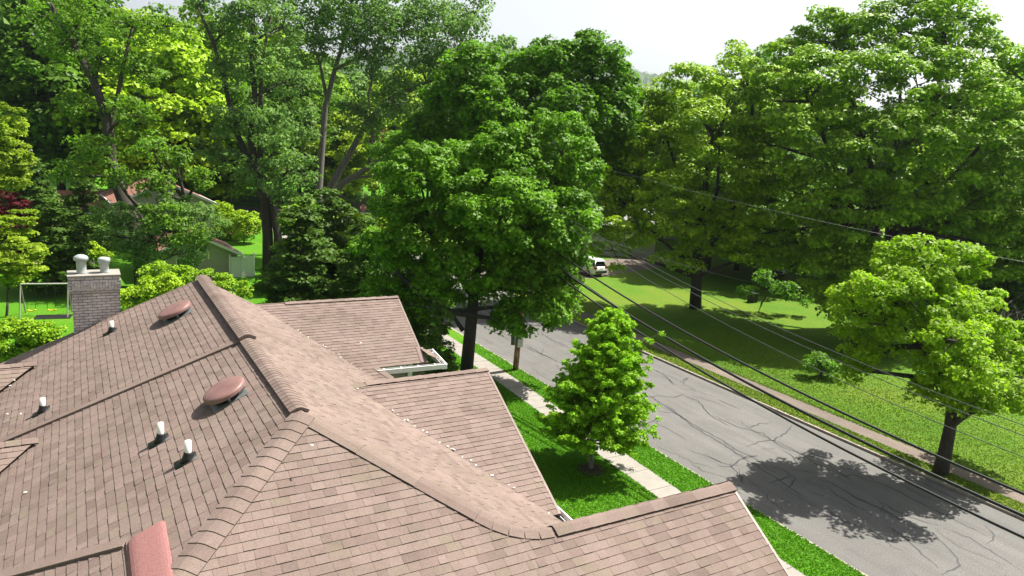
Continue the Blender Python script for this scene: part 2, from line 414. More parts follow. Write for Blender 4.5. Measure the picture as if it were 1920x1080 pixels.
# tar seams traced on the road
CR = [[(1340,780),(1380,800),(1430,812),(1465,838),(1500,850),(1540,860),(1600,905)],
 [(1210,738),(1245,760),(1290,790),(1340,818),(1385,845),(1420,862),(1450,885)],
 [(1215,745),(1235,742),(1265,745),(1283,738)],[(1280,742),(1310,752),(1330,778),(1370,800)],
 [(1400,803),(1425,795),(1448,791)],[(1400,837),(1425,828),(1450,825),(1475,812),(1485,797)],
 [(1395,860),(1420,855),(1400,855),(1370,875),(1345,873)],[(1385,880),(1393,905),(1370,868)],
 [(1345,748),(1388,768)],[(1230,770),(1268,775)],[(1250,760),(1300,800),(1350,830),(1400,862),(1470,905),(1512,935)],
 [(1455,828),(1500,850),(1530,870),(1570,888)],[(1465,842),(1485,855),(1495,870),(1515,875)],
 [(1430,842),(1452,841)],[(1480,878),(1510,884),(1530,886)],[(1520,895),(1560,905),(1600,930),(1660,958),(1720,990)],
 [(1550,912),(1580,935),(1625,958)],[(1570,895),(1600,890),(1640,905)],[(1600,880),(1640,900),(1700,930),(1780,970),(1850,1005)],
 [(1545,950),(1580,975),(1625,992)],[(1660,985),(1700,1010),(1730,1040),(1760,1065)],[(1700,985),(1750,1000),(1790,1040),(1800,1060),(1765,1078)],
 [(1770,990),(1820,1010),(1870,1040),(1915,1070)],[(1850,985),(1865,1005),(1850,1020)],[(1640,1010),(1675,1012),(1745,1020)],
 [(890,575),(905,590),(925,600),(950,615)],[(895,545),(910,550),(930,552)],[(905,612),(925,622),(960,640)],
 [(985,645),(1010,660),(1045,678),(1050,680)],[(985,650),(1000,658),(1030,670),(1045,672)],[(1010,622),(1040,640),(1060,650)],
 [(1150,690),(1190,700),(1215,708)],[(1238,706),(1255,712),(1268,722)],[(1220,690),(1240,700),(1260,715),(1262,722)],
 [(1280,718),(1290,708),(1275,715)],[(1310,900),(1350,910),(1390,925)],[(1320,850),(1360,870),(1385,873)],[(1330,940),(1370,950)],
 [(1560,870),(1590,880),(1610,868),(1650,868)],[(1440,905),(1480,895),(1492,900),(1475,918)],[(1020,600),(1060,610),(1085,622)],
 [(1680,890),(1730,905),(1790,935),(1830,950)],[(1650,940),(1700,968),(1760,985)],[(1430,870),(1470,880),(1500,905)]]
rg = np.random.default_rng(3)
XC = []
for k in range(70):
    x, y = XK+.8+rg.random()*7.8, 8+rg.random()*44; L = .6+2.2*rg.random(); n_ = int(L/.25)+3; pl_ = []; dx = rg.normal()*.06
    for j in range(n_): pl_.append(np.array([x, y, .004])); dx = dx*.8+rg.normal()*.05; x += dx; y += .25 if rg.random() < .97 else .05
    XC.append((pl_, .45))
mb = MB()
for c in CR+XC:
    thin = c[1] if isinstance(c, tuple) else 1.0
    pts = c[0] if isinstance(c, tuple) else [G(x, y, .004) for x, y in c]
    out = []
    for i in range(len(pts)-1):
        L = np.linalg.norm(pts[i+1]-pts[i]); n = max(2, int(L/.22))
        for k in range(n): out.append(pts[i]+(pts[i+1]-pts[i])*k/n+np.array([rng.normal()*.035, rng.normal()*.035, 0]))
    out.append(pts[-1]); vs = []
    for i, p in enumerate(out):
        d = out[min(i+1, len(out)-1)]-out[max(i-1, 0)]; d /= np.linalg.norm(d)+1e-9; q = np.array([-d[1], d[0], 0])
        wd = (.026+.018*rng.random())*(1 if 1 < i < len(out)-2 else .4)*thin; vs += [p+q*wd, p-q*wd]
    mb.add(vs, [(2*i, 2*i+1, 2*i+3, 2*i+2) for i in range(len(out)-1)])
mb.build('tar_seams', M_TAR, rd)

# grass blades: near lawn and verges
SWX = lambda y: np.interp(y, [-30, 12, 19.3, 34, 104], [17.9, 18.35, 18.62, 19.22, 19.7])
def blades(name, regions, mat, label, h=.06):
    ps = []
    for (x0, x1, y0, y1, n, z) in regions:
        p = np.stack([x0+(x1-x0)*rng.random(n), y0+(y1-y0)*rng.random(n), np.full(n, z)], 1); ps.append(p)
    pos = np.concatenate(ps); sx_ = SWX(pos[:, 1]); pos = pos[(pos[:, 0] < sx_+.03) | (pos[:, 0] > sx_+1.17)]; kp = (pos[:, 0] < 36+12*rng.random(len(pos))) & (pos[:, 1] < 30+12*rng.random(len(pos))) & (pos[:, 1] > 8+5*rng.random(len(pos))); pos = pos[kp]; N = len(pos); nrm = unit(rng.normal(size=(N, 3))*.6+np.array([0, 0, .55]))
    pos[:, 2] += h*.3
    o = leaf_mesh(name, pos, nrm, h*(.6+.8*rng.random(N)), .5+.12*rng.normal(size=N), mat)
    return tag(o, label, 'grass', kind='stuff')
L_BL = leaf_mat('grass_blade', (.065, .20, .004), (.12, .30, .010), .35)
L_BLY = leaf_mat('dry_grass_blade', (.085, .165, .008), (.15, .225, .02), .3)
blades('grass', [(9.6, 21.42, 9, 40, 230000, .12), (21.35, 21.5, 9, 40, 3000, .12)], L_BL, 'short lush green grass blades of the near lawn and verge')
blades('dry_grass', [(31.1, 32.3, 9, 45, 22000, .12), (33.5, 48, 8, 42, 120000, .12), (33.4, 33.7, 12, 45, 5000, .1), (32.1, 32.35, 12, 45, 4000, .1)], L_BLY, 'yellow green grass blades across the street')

# ================================================================ HOUSE
TL, TF, TR = .48, .47, .51
A = np.array([2.85, 10.7, 9.0])
def nz(a): a = np.array(a, float); return a/np.linalg.norm(a)
PL = (A, nz((-TL, 0, 1))); PRt = (A, nz((TR, 0, 1))); PF = (A, nz((0, -TF, 1)))
PLf = (A+np.array([0, 0, .035]), PL[1])
house = empty('house', (4, 14, 0), 'large house with brown asphalt shingle roofs and white gutters in the foreground', 'house')
HL = np.array([4, 14, 0])
def hb(mb, name, mats, parent=None, smooth=False):
    o = mb.build(name, mats, parent or house, smooth, loc=HL); o.location = (0, 0, 0); return o
def clip(poly, a, b, c):   # keep a*x+b*y<=c
    out = []
    for i in range(len(poly)):
        p, q = poly[i], poly[(i+1) % len(poly)]
        fp, fq = a*p[0]+b*p[1]-c, a*q[0]+b*q[1]-c
        if fp <= 0: out.append(p)
        if (fp < 0 < fq) or (fq < 0 < fp):
            t = fp/(fp-fq); out.append((p[0]+(q[0]-p[0])*t, p[1]+(q[1]-p[1])*t))
    return out
def convex(P_):
    s_ = [(P_[(i+1) % len(P_)][0]-P_[i][0])*(P_[(i+2) % len(P_)][1]-P_[(i+1) % len(P_)][1])-(P_[(i+1) % len(P_)][1]-P_[i][1])*(P_[(i+2) % len(P_)][0]-P_[(i+1) % len(P_)][0]) for i in range(len(P_))]
    return all(a > -1e-5 for a in s_) or all(a < 1e-5 for a in s_)
def shingles(mb, plane, u, pts, lift=0.0, e=.143, hb_=.0105, skip=0):
    p0, n = plane; u = nz(u); v = np.cross(n, u); 
    if v[2] < 0: u = -u; v = -v
    O = np.array(pts[0]); P2 = [((np.array(p)-O)@u, (np.array(p)-O)@v) for p in pts]
    ar = sum(P2[i][0]*P2[(i+1) % len(P2)][1]-P2[(i+1) % len(P2)][0]*P2[i][1] for i in range(len(P2)))
    if ar < 0: P2 = P2[::-1]
    W = lambda q, h: O+u*q[0]+v*q[1]+n*(h+lift)
    mb.add([W(q, 0) for q in P2], [tuple(range(len(P2)))], 1)
    tris = tessellate_polygon([[Vector((a[0], a[1], 0)) for a in P2]]) if not convex(P2) else [tuple(range(len(P2)))]
    HP = []
    for tr_ in tris:
        T = [P2[i] for i in tr_]
        ar = sum(T[i][0]*T[(i+1) % len(T)][1]-T[(i+1) % len(T)][0]*T[i][1] for i in range(len(T)))
        if ar < 0: T = T[::-1]
        hp = []
        for i in range(len(T)):
            p, q = T[i], T[(i+1) % len(T)]; dx, dy = q[0]-p[0], q[1]-p[1]; hp.append((dy, -dx, dy*p[0]-dx*p[1]))
        HP.append(hp)
    v0 = min(q[1] for q in P2); v1 = max(q[1] for q in P2); umin = min(q[0] for q in P2); umax = max(q[0] for q in P2)
    k = 0; vv = v0
    while vv < v1:
        uu = umin-rng.random()*.3; wide = bool(rng.random() < .5)
        while uu < umax:
            wd = (.19+.12*rng.random()) if wide else (.12+.12*rng.random()); wide = not wide
            hh = hb_*(.85+.5*rng.random()) if wide else hb_*(.6+.25*rng.random())
            g = .0013
            tn = random.random()*.8 if random.random() < .86 else .8+.2*random.random()
            for hp in HP:
                q = [(uu+g, vv), (uu+wd-g, vv), (uu+wd-g, vv+e), (uu+g, vv+e)]
                for h_ in hp:
                    q = clip(q, *h_)
                    if len(q) < 3: break
                if len(q) < 3: continue
                hs_ = [.0008+hh*(1-(p[1]-vv)/e) for p in q]
                mb.add([W(p, h) for p, h in zip(q, hs_)], [tuple(range(len(q)))], 0, tn)
                for i in range(len(q)):
                    a_, b_ = q[i], q[(i+1) % len(q)]
                    if abs(a_[1]-vv) < 1e-6 and abs(b_[1]-vv) < 1e-6:
                        mb.add([W(a_, -.002), W(b_, -.002), W(b_, hs_[(i+1) % len(q)]), W(a_, hs_[i])], [(0, 1, 2, 3)], 1, tn)
            uu += wd
        vv += e
def caps(mb, path, nA, nB, width=.26, piece=.14, raise_=.02, round_=.05, thick=.012, seg=4, smooth_tone=False):
    """overlapping ridge cap pieces along a polyline from its low/near end to its far end; nA/nB normals either side"""
    path = [np.array(p, float) for p in path]
    for i in range(len(path)-1):
        a, b = path[i], path[i+1]; L = np.linalg.norm(b-a); d = (b-a)/L
        sA = np.cross(nA, d); sA = sA/np.linalg.norm(sA)
        sB = np.cross(nB, d); sB = sB/np.linalg.norm(sB)
        # make sA point down on side A
        if sA[2] > 0: sA = -sA
        if sB[2] > 0: sB = -sB
        up = nz(nA+nB)
        n = max(1, int(round(L/piece)))
        prof = []
        for s_, nn in ((sA, nA), (sB, nB)):
            pass
        wA = width/2
        def ring(p, h):
            ptsr = []
            for t in (1.0, .55, .22):
                ptsr.append(p+sA*wA*t+nA*h+(up*-.0)*(1-t))
            top = p+up*(h-round_*.25)
            ptsr.append(top)
            for t in (.22, .55, 1.0):
                ptsr.append(p+sB*wA*t+nB*h)
            return ptsr
        for k in range(n):
            o = .03*piece
            p0 = a+d*(L*k/n); p1 = a+d*(L*(k+1)/n+o)
            r0 = ring(p0, raise_+thick); r1 = ring(p1, raise_+.001); rb = ring(p0, raise_*.0-.004)
            m_ = len(r0); vs = r0+r1+rb
            fs = [(j, j+1, m_+j+1, m_+j) for j in range(m_-1)]
            fs += [(2*m_+j, 2*m_+j+1, j+1, j) for j in range(m_-1)]
            tn = random.random()*.95
            mb.add(vs, fs, 0, tn)
            # side skirts (dark gap)
            eb = ring(p1, -.004)
            mb.add([r0[0], r1[0], eb[0], rb[0], r0[-1], r1[-1], eb[-1], rb[-1]], [(0, 1, 2, 3), (4, 5, 6, 7)], 1, tn)

roof = MB()
# left slope: far raised field, near field
far_end = np.array([2.85, 20.85, 9.0])
pLf = lambda x, y: onplane(x, y, *PLf)
pL = lambda x, y: onplane(x, y, *PL)
stepY = 14.95
zLf = lambda x: 9.035-TL*(2.85-x); zL = lambda x: 9.0-TL*(2.85-x)
# image driven rake ends
rk_far = pLf(0, 683); rk_step = pLf(0, 829)
dirF = (rk_far-np.array([2.85, 20.85, 9.035])); dirF /= abs(dirF[0])
dirS = (rk_step-np.array([2.85, stepY, 9.035])); dirS /= abs(dirS[0])
XL = -4.6
def alongdir(p, dr, x): return p+dr*(p[0]-x)
fA = np.array([2.85, 20.85, 9.035]); sA_ = np.array([2.85, stepY, 9.035])
fB = alongdir(fA, dirF, XL); sB_ = alongdir(sA_, dirS, XL)
shingles(roof, PLf, (0, 1, 0), [fA, fB, sB_, sA_])
sA2 = sA_-np.array([0, 0, .035]); sB2 = sB_-np.array([0, 0, .035])
hipL = nz((-1, -TL/TF, -TL))
hL_end = A+hipL*3.2*np.linalg.norm([1, TL/TF, TL]); hL_low = A+np.array([-1, -TL/TF, -TL])*7.45
# lower step near the picture's bottom
lowS0 = pL(236, 1016); lowS1 = pL(0, 1080)
dl = lowS1-lowS0; dl /= abs(dl[0])
lowB = alongdir(lowS0, dl, XL)
shingles(roof, PL, (0, 1, 0), [A, sA2, sB2, lowB, lowS0, (A+np.array([-1, -TL/TF, -TL])*((A[0]-lowS0[0])))])
hp2 = A+np.array([-1, -TL/TF, -TL])*(A[0]-lowS0[0])
PLl = (PL[0]-np.array([0, 0, .035]), PL[1])
dz = np.array([0, 0, -.035])
shingles(roof, PLl, (0, 1, 0), [lowS0+dz, lowB+dz, np.array([XL, A[1]-(A[0]-XL)*TL/TF, zL(XL)])+dz, hp2+dz])
# right slope
pR = lambda x, y: onplane(x, y, *PRt); pFp = lambda x, y: onplane(x, y, *PF)
hipR = np.array([1, -TR/TF, -TR]); tG = 2.42; J = A+hipR*tG         # hip meets gable ridge
vM0 = pR(655, 722); vM1 = pR(1037, 967); vF0 = pR(478, 571); vF1 = pR(712, 716)
XE = 8.3
def rz_(x): return 9.0-TR*(x-2.85)
shingles(roof, PRt, (0, 1, 0), [A, J, vM1, vM0, vF0, np.array([2.85, 20.85, 9.0])])
shingles(roof, PRt, (0, 1, 0), [J, J+np.array([1.8, 1.15, -.918]), vM1])
# narrow strips of right slope beyond the valleys (between vM0.. and vF1)
shingles(roof, PRt, (0, 1, 0), [vF0, vM0, vF1])
# front hip end + near gable (one plane)
g1 = pFp(1368, 909); g2 = pFp(1478, 1080); low = 5.0
g3 = g2+(g2-g1)*1.9
hipLp = A+np.array([-1, -TL/TF, -TL])*3.6
yl = g3[1]
hl = A+np.array([-1, -TL/TF, -TL])*((A[1]-yl)/(TL/TF))
Jr = np.array([J[0], J[1], J[2]])
ridgeG_y = J[1]
gTop = np.array([g1[0], J[1], J[2]])
gTop = onplane(1368, 906, *PF)
shingles(roof, PF, (1, 0, 0), [A, hl, np.array([J[0], yl, A[2]-TF*(A[1]-yl)]), J])
shingles(roof, PF, (1, 0, 0), [J, np.array([J[0], yl, A[2]-TF*(A[1]-yl)]), g3, gTop])
# far side slope of near gable
back = [J, gTop, gTop+np.array([0, 1.8, -1.8*.8]), J+np.array([1.8, 1.15, -.92])]
PG2 = (J, nz((0, .8, 1)))
shingles(roof, PG2, (1, 0, 0), back)
# middle gable
tM = (vM0[2]-vM1[2])/(vM0[1]-vM1[1]); PM = (vM0, nz((0, -tM, 1)))
m1 = onplane(912, 692, *PM); m2 = onplane(1050, 964, *PM); 
shingles(roof, PM, (1, 0, 0), [vM0, vM1, m2, m1])
PM2 = (vM0, nz((0, .5, 1)))
shingles(roof, PM2, (1, 0, 0), [vM0, m1, m1+np.array([0, 1.6, -.8]), vM0+np.array([1.4, 1.4, -.7])])
# far wing
tFw = (vF0[2]-vF1[2])/(vF0[1]-vF1[1]); PFw = (vF0, nz((0, -tFw, 1)))
q = lambda x, y: onplane(x, y, *PFw)
f1 = q(745, 556); f2 = q(786, 652); f3 = q(800, 678); f4 = q(704, 690); f5 = q(735, 711)
shingles(roof, PFw, (1, 0, 0), [vF0, q(600, 656), q(640, 697), f4, q(796, 680), f2, f1])
shingles(roof, PFw, (1, 0, 0), [q(640, 697), q(690, 718), f5, f4], lift=.003)
shingles(roof, (f1, nz((0, .5, 1))), (1, 0, 0), [vF0, f1, f1+np.array([0, 3, -1.5]), vF0+np.array([2, 3, -1.5])])
# small hip return at the wing's corner
shingles(roof, (f2, nz((.5, -.1, 1))), (0, 1, 0), [f2, q(796, 680), q(796, 680)+np.array([.45, .05, -.22]), f2+np.array([.45, .35, -.2])])
# small cross gables on the left
def small_gable(px, py, lift):
    t0 = pL(px, py)+np.array([0, 0, lift]); xe = XL
    e0 = np.array([xe, t0[1], t0[2]])
    s = .30
    # near slope meets the left slope along a valley
    # left plane z = zt-TL*(xt-x); near slope z = zt - s*(yt-y) -> valley: TL*dx = s*dy
    dx = t0[0]-xe; dy = TL*dx/.42
    v = np.array([xe, t0[1]-dy, t0[2]-TL*dx])
    shingles(roof, (t0, nz((0, -.42, 1))), (1, 0, 0), [t0, e0, v], lift=.02)
    v2 = np.array([xe, t0[1]+dy, t0[2]-TL*dx])
    shingles(roof, (t0, nz((0, .42, 1))), (1, 0, 0), [t0, v2, e0], lift=.02)
    return t0, e0
sg1 = small_gable(70, 689, .10); sg2 = small_gable(72, 829, .05)
hb(roof, 'roof', [M_SH, M_UNDER])

cp = MB(); up = np.array([0, 0, 1.])
nL, nR, nF = PL[1], PRt[1], PF[1]
o9 = np.array([0, 0, .09])
caps(cp, [A+o9*.3+np.array([0, .15, 0]), np.array([2.85, stepY+.05, 9.03])], nL, nR, .31, .145, .032, thick=.008)
caps(cp, [np.array([2.85, stepY-.1, 9.09]), np.array([2.85, 20.9, 9.09])], nL, nR, .34, .145, .045, thick=.008)
hb(cp, 'ridge_cap', [M_SH, M_UNDER])
cp = MB(); caps(cp, [hl, A+np.array([0, 0, .02])], nL, nF, .42, .2, .012, thick=.012); hb(cp, 'ridge_cap', [M_SH, M_UNDER])
cp = MB()
# right hip swings into the gable ridge with a rounded corner
g0 = A+hipR*.05; cpts = [g0]
ga = A+hipR*(tG-.42); gb = J+nz(gTop-J)*.55
def bez(a, b, c, n=6): return [a*(1-t)**2+2*b*t*(1-t)+c*t*t for t in np.linspace(0, 1, n)]
bz = bez(ga, J, gb)
caps(cp, [ga, g0], nF, nR, .34, 1.1, .02); 
for i in range(len(bz)-1):
    t = i/(len(bz)-2); nb = nz(nR*(1-t)+PG2[1]*t)
    caps(cp, [bz[i], bz[i+1]], nF, nb, .34, .3, .02, thick=.002)
caps(cp, [gTop+nz(gTop-J)*-.0, gb+nz(gTop-J)*.05], nF, PG2[1], .36, .31, .035)
hb(cp, 'ridge_cap', [M_SH, M_UNDER])
cp = MB(); caps(cp, [m1, vM0+nz(m1-vM0)*.35], PM[1], PM2[1], .26, .32, .03); caps(cp, [vM0+nz(m1-vM0)*.35, vM0], PM[1], PM2[1], .3, .3, .01); hb(cp, 'ridge_cap', [M_SH, M_UNDER])
cp = MB(); caps(cp, [f1, vF0+nz(f1-vF0)*.8], PFw[1], nz((0, .5, 1)), .3, .32, .03); hb(cp, 'ridge_cap', [M_SH, M_UNDER])
for (t0, e0) in (sg1, sg2):
    cp = MB(); caps(cp, [e0+up*.02, t0+up*.02], nz((0, -.42, 1)), nz((0, .42, 1)), .26, .25, .02); hb(cp, 'ridge_cap', [M_SH, M_UNDER])
# rake strips over the two steps of the left slope and along the outer rakes
def rake(a, b, wd, th, mat_i=0, name='rake_trim', mats=None, dz=.02, nn=None):
    mb = MB(); a = np.array(a); b = np.array(b); d = nz(b-a); n = nz(nn); s = np.cross(n, d)
    L = np.linalg.norm(b-a); k = max(1, int(L/.9))
    for i in range(k):
        p0 = a+d*L*i/k; p1 = a+d*(L*(i+1)/k-.003)
        vs = [p0-s*wd/2+n*dz, p0+s*wd/2+n*dz, p1+s*wd/2+n*dz, p1-s*wd/2+n*dz]; lo = [p-n*(th+dz) for p in vs]
        mb.add(vs+lo, [(0, 1, 2, 3), (0, 4, 5, 1), (1, 5, 6, 2), (2, 6, 7, 3), (3, 7, 4, 0)], 0, .3+.4*random.random())
    return hb(mb, name, mats or M_SH)
rake(sB_, sA_, .17, .03, nn=nL, dz=.016); rake(lowB, lowS0, .17, .03, nn=nL, dz=.016)
M_TRIM = plain('brown_drip_edge', (.20, .15, .125), .5)
rake(fB, fA, .06, .12, mats=M_TRIM, nn=nL, dz=.012)
rake(gTop, g3, .05, .12, mats=M_TRIM, nn=nF, dz=.012); rake(m1, m2, .05, .12, mats=M_TRIM, nn=PM[1], dz=.012)
rake(f1, f2, .05, .12, mats=M_TRIM, nn=PFw[1], dz=.012)
rake(f4, f5, .16, .05, nn=PFw[1], dz=.02); rake(f2, q(796, 680), .2, .04, nn=PFw[1], dz=.02)
# pink granule saddle
mb = MB(); s0 = pL(262, 1008); s1 = s0+np.array([-.02, -1.5, -.02]); wd = .25
for k in range(13):
    pass
vs = []; nseg = 14
for end in (s0, s1):
    for i in range(nseg+1):
        t = -1+2*i/nseg; vs.append(end+np.array([.08+t*wd, 0, TL*t*wd+.02+.085*max(0, 1-t**4)**.5]))
mb.add(vs+[s0+np.array([.08-wd, 0, -.3]), s0+np.array([.08+wd, 0, -.2])], [(i, i+1, nseg+2+i, nseg+1+i) for i in range(nseg)]+[tuple(range(nseg, -1, -1))+(2*nseg+2, 2*nseg+3)], 0, .5)
hb(mb, 'saddle_flashing', M_PINKG, smooth=False)
# debris flakes in the valleys
mb = MB()
for a_, b_, n_ in ((vM0, vM1, 22), (vF0, vF1, 12)):
    for i in range(n_):
        p = a_+(b_-a_)*rng.random()+np.array([rng.normal()*.03, rng.normal()*.03, .03]); s_ = .012+.02*rng.random()
        mb.box(p, (s_*2, s_, .006), rz=rng.random()*3)
for x, y in ((50,703),(28,722),(20,732),(48,926),(585,838),(676,655),(40,786),(15,786)):
    mb.box(pL(x, y)+np.array([0, 0, .12 if y < 830 else .03]), (.05, .025, .006), rz=rng.random()*3)
hb(mb, 'petal_litter', M_PVC)['kind'] = 'stuff'
# vent pipes
def plumb(px, py, plane_n, hgt, add=0.):
    b = onplane(px, py, *(PLf if add else PL)); mb = MB()
    mb.tube([b+up*-.1, b+up*hgt], .05, 14, 0)
    o = mb.build('vent_pipe', M_PVC, house, True, loc=HL); o.location = (0, 0, 0)
    m2_ = MB(); m2_.lathe(b+up*.0, [(.12, -.03), (.085, .05), (.066, .1), (.064, .13)], 16)
    n = plane_n; r_ = Vector((0, 0, 1)).rotation_difference(Vector(n)).to_matrix()
    m2_.box(Vector(b)+Vector(n)*.014+Vector((-.03, 0, -.02)), (.34, .26, .012), rot=r_)
    f = m2_.build('pipe_boot', M_BLACK, o, True, loc=HL); f.location = (0, 0, 0)
plumb(353, 862, nL, .31); plumb(302, 826, nL, .31); plumb(81, 771, nL, .28, 1); plumb(210, 622, nL, .27, 1)
# domed attic fans
def dome(px, py, rad, pl):
    c = onplane(px, py, *pl); r_ = Vector((0, 0, 1)).rotation_difference(Vector(nL)).to_matrix()
    mb = MB(); prof = [(rad*.8, .125), (rad*1.0, .12), (rad*1.0, .122), (rad*1.0, .175), (rad*.995, .18), (rad*.93, .203), (rad*.92, .205), (rad*.75, .222), (rad*.5, .235), (rad*.25, .242), (0.02, .244)]
    mb.lathe(Vector(c), prof, 40, M=r_); o = mb.build('attic_vent', M_PINK, house, True, loc=HL); o.location = (0, 0, 0)
    mb = MB(); mb.lathe(Vector(c), [(rad*.62, 0), (rad*.62, .14)], 24, M=r_)
    b = mb.build('vent_base', M_BLACK, o, True, loc=HL); b.location = (0, 0, 0)
    mb = MB()
    for k in range(6):
        a = k*math.pi/3+.5; d = Vector((math.cos(a), math.sin(a), 0))
        mb.bar(Vector(c)+r_@(d*rad*.98+Vector((0, 0, .13))), Vector(c)+r_@(d*rad*.7+Vector((0, 0, .005))), .05, .012)
    mb.box(Vector(c)+r_@Vector((0, 0, .012)), (rad*1.7, rad*1.7, .01), rot=r_)
    b = mb.build('vent_bracket', M_GALV, o, loc=HL); b.location = (0, 0, 0)
dome(428, 745, .37, PL); dome(333, 591, .40, PLf)
# chimney
cb = P(176, 610, 23.2)
def chim():
    Yc = 21.35; r0 = ray(126, 520); r1 = ray(226, 518); x0 = r0[0]*Yc/r0[1]; x1 = r1[0]*Yc/r1[1]; zt = H+r0[2]*Yc/r0[1]
    cx = (x0+x1)/2; wd = x1-x0; dp = .75
    mb = MB(); mb.box((cx+.02, Yc+dp/2+.04, (zt-.42)/2), (wd-.10, dp-.08, zt-.42))
    mb.box((cx, Yc+dp/2, zt-.40), (wd-.04, dp-.03, .06)); mb.box((cx, Yc+dp/2, zt-.24), (wd-.005, dp, .26)); mb.box((cx, Yc+dp/2, zt-.06), (wd-.03, dp-.02, .10))
    o = mb.build('chimney', brick_mat(), house, loc=HL); o.location = (0, 0, 0)
    mb = MB()
    n_ = 15
    for k in range(n_):
        mb.box((x0+.08+(wd-.16)*(k+.5)/n_, Yc-.012, zt-.24), ((wd-.16)/n_-.012, .03, .2), tone=.2+.6*random.random())
    c2 = mb.build('soldier_course', plain('soldier_brick', (.50, .45, .44), .9, var=.35, scale=9), o, loc=HL); c2.location = (0, 0, 0)
    mb = MB(); mb.box((cx, Yc+dp/2, zt+.0), (wd+.01, dp+.03, .05)); s = mb.build('chimney_crown', M_CONC, o, loc=HL); s.location = (0, 0, 0)
    for (px, hgt, rr, kind) in ((153, .46, .115, 0), (196, .40, .105, 1)):
        rr_ = ray(px, 510); xx = rr_[0]*(Yc+.35)/rr_[1]; mb = MB(); c = Vector((xx, Yc+.35, zt+.02))
        if kind == 0: pr = [(rr*1.15, 0), (rr, .03), (rr, hgt-.12), (rr*1.45, hgt-.11), (rr*1.5, hgt-.05), (rr*1.3, hgt-.01), (rr*.7, hgt+.03), (.01, hgt+.04)]
        else: pr = [(rr*1.15, 0), (rr, .03), (rr, hgt-.18), (rr*1.2, hgt-.17), (rr*1.2, hgt-.12), (rr*1.38, hgt-.11), (rr*1.4, hgt-.02), (rr*1.1, hgt), (.01, hgt+.02)]
        mb.lathe(c, pr, 24); s = mb.build('flue', plain('flue_metal', (.36, .39, .385), .4, var=.15), o, True, loc=HL); s.location = (0, 0, 0)
chim()
# gutters
def gutter(a, b, side, nb=4):
    a = np.array(a); b = np.array(b); d = nz(b-a); s = nz(side); mb = MB(); L = np.linalg.norm(b-a)
    mb.bar(a+s*.01-up*.06, b+s*.01-up*.06, .012, .12); mb.bar(a+s*.13-up*.05, b+s*.13-up*.05, .018, .11); mb.bar(a+s*.07-up*.11, b+s*.07-up*.11, .12, .012)
    mb.bar(a+s*.135+up*.006, b+s*.135+up*.006, .03, .012)
    for e_ in (a, b): mb.bar(e_+s*.0-up*.055, e_+s*.14-up*.055, .012, .11)
    o = mb.build('gutter', M_WHITE, house, loc=HL); o.location = (0, 0, 0)
    mb = MB()
    for k in range(nb):
        p = a+d*L*(k+.4)/nb; mb.bar(p+s*.0+up*.004, p+s*.13+up*.004, .03, .012)
    mb.bar(a+s*.07-up*.085, b+s*.07-up*.085, .1, .01, 1)
    g = mb.build('gutter_bracket', [M_WHITE, M_BLACK], o, loc=HL); g.location = (0, 0, 0)
gA = q(704, 691)-up*.0; gB = q(802, 681)
gutter(gA+np.array([0, -.03, -.01]), gB+np.array([.45, -.03, -.03]), (0, -1, 0))
gutter(f2+np.array([.42, .35, -.2]), gB+np.array([.42, 0, -.1]), (1, 0, 0), 2)
mr = onplane(1027, 945, *PM)
gutter(m2+np.array([-.05, .9, .05]), m2+np.array([.03, -.5, -.1]), (1, 0, 0), 3)
# walls under the roofs
M_SIDE = siding_mat('tan_siding', (.36, .33, .28))
wl = MB()
wl.box((0, 12.4, 2.7), (8.0, 16.0, 5.4)); wl.box((5.2, 12.2, 3.0), (3.2, 16.0, 6.0)); wl.box((7.2, 7.1, 2.8), (4.2, 1.9, 5.6)) 
wl.box((6.6, 13.0, 3.1), (2.4, 1.6, 6.2)); 
hb(wl, 'wall', M_SIDE)
# wing wall, window and corner post seen under the far gutter
wz = gA[2]
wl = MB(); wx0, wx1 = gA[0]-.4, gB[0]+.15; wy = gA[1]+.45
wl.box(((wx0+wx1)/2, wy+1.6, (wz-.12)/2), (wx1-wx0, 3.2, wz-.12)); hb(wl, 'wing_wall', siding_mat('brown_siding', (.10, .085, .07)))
px_ = onplane(768, 700, (0, wy-.06, 0), (0, 1, 0))
wl = MB(); wl.box((px_[0], wy-.05, wz-1.2), (.12, .09, 2.2)); wl.box((px_[0]-.55, wy-.03, wz-.18), (1.2, .05, .09)); hb(wl, 'wall_trim', M_WHITE)
wl = MB(); wl.box((px_[0]-.55, wy-.012, wz-.8), (.95, .02, 1.1)); wo_ = hb(wl, 'window', plain('window_screen', (.22, .21, .19), .5))
wl = MB(); wl.bar((gA[0]-.1, wy-.1, wz-.12), (gA[0]+.45, wy-.08, wz-.62), .07, .07); hb(wl, 'downspout', M_WHITE)

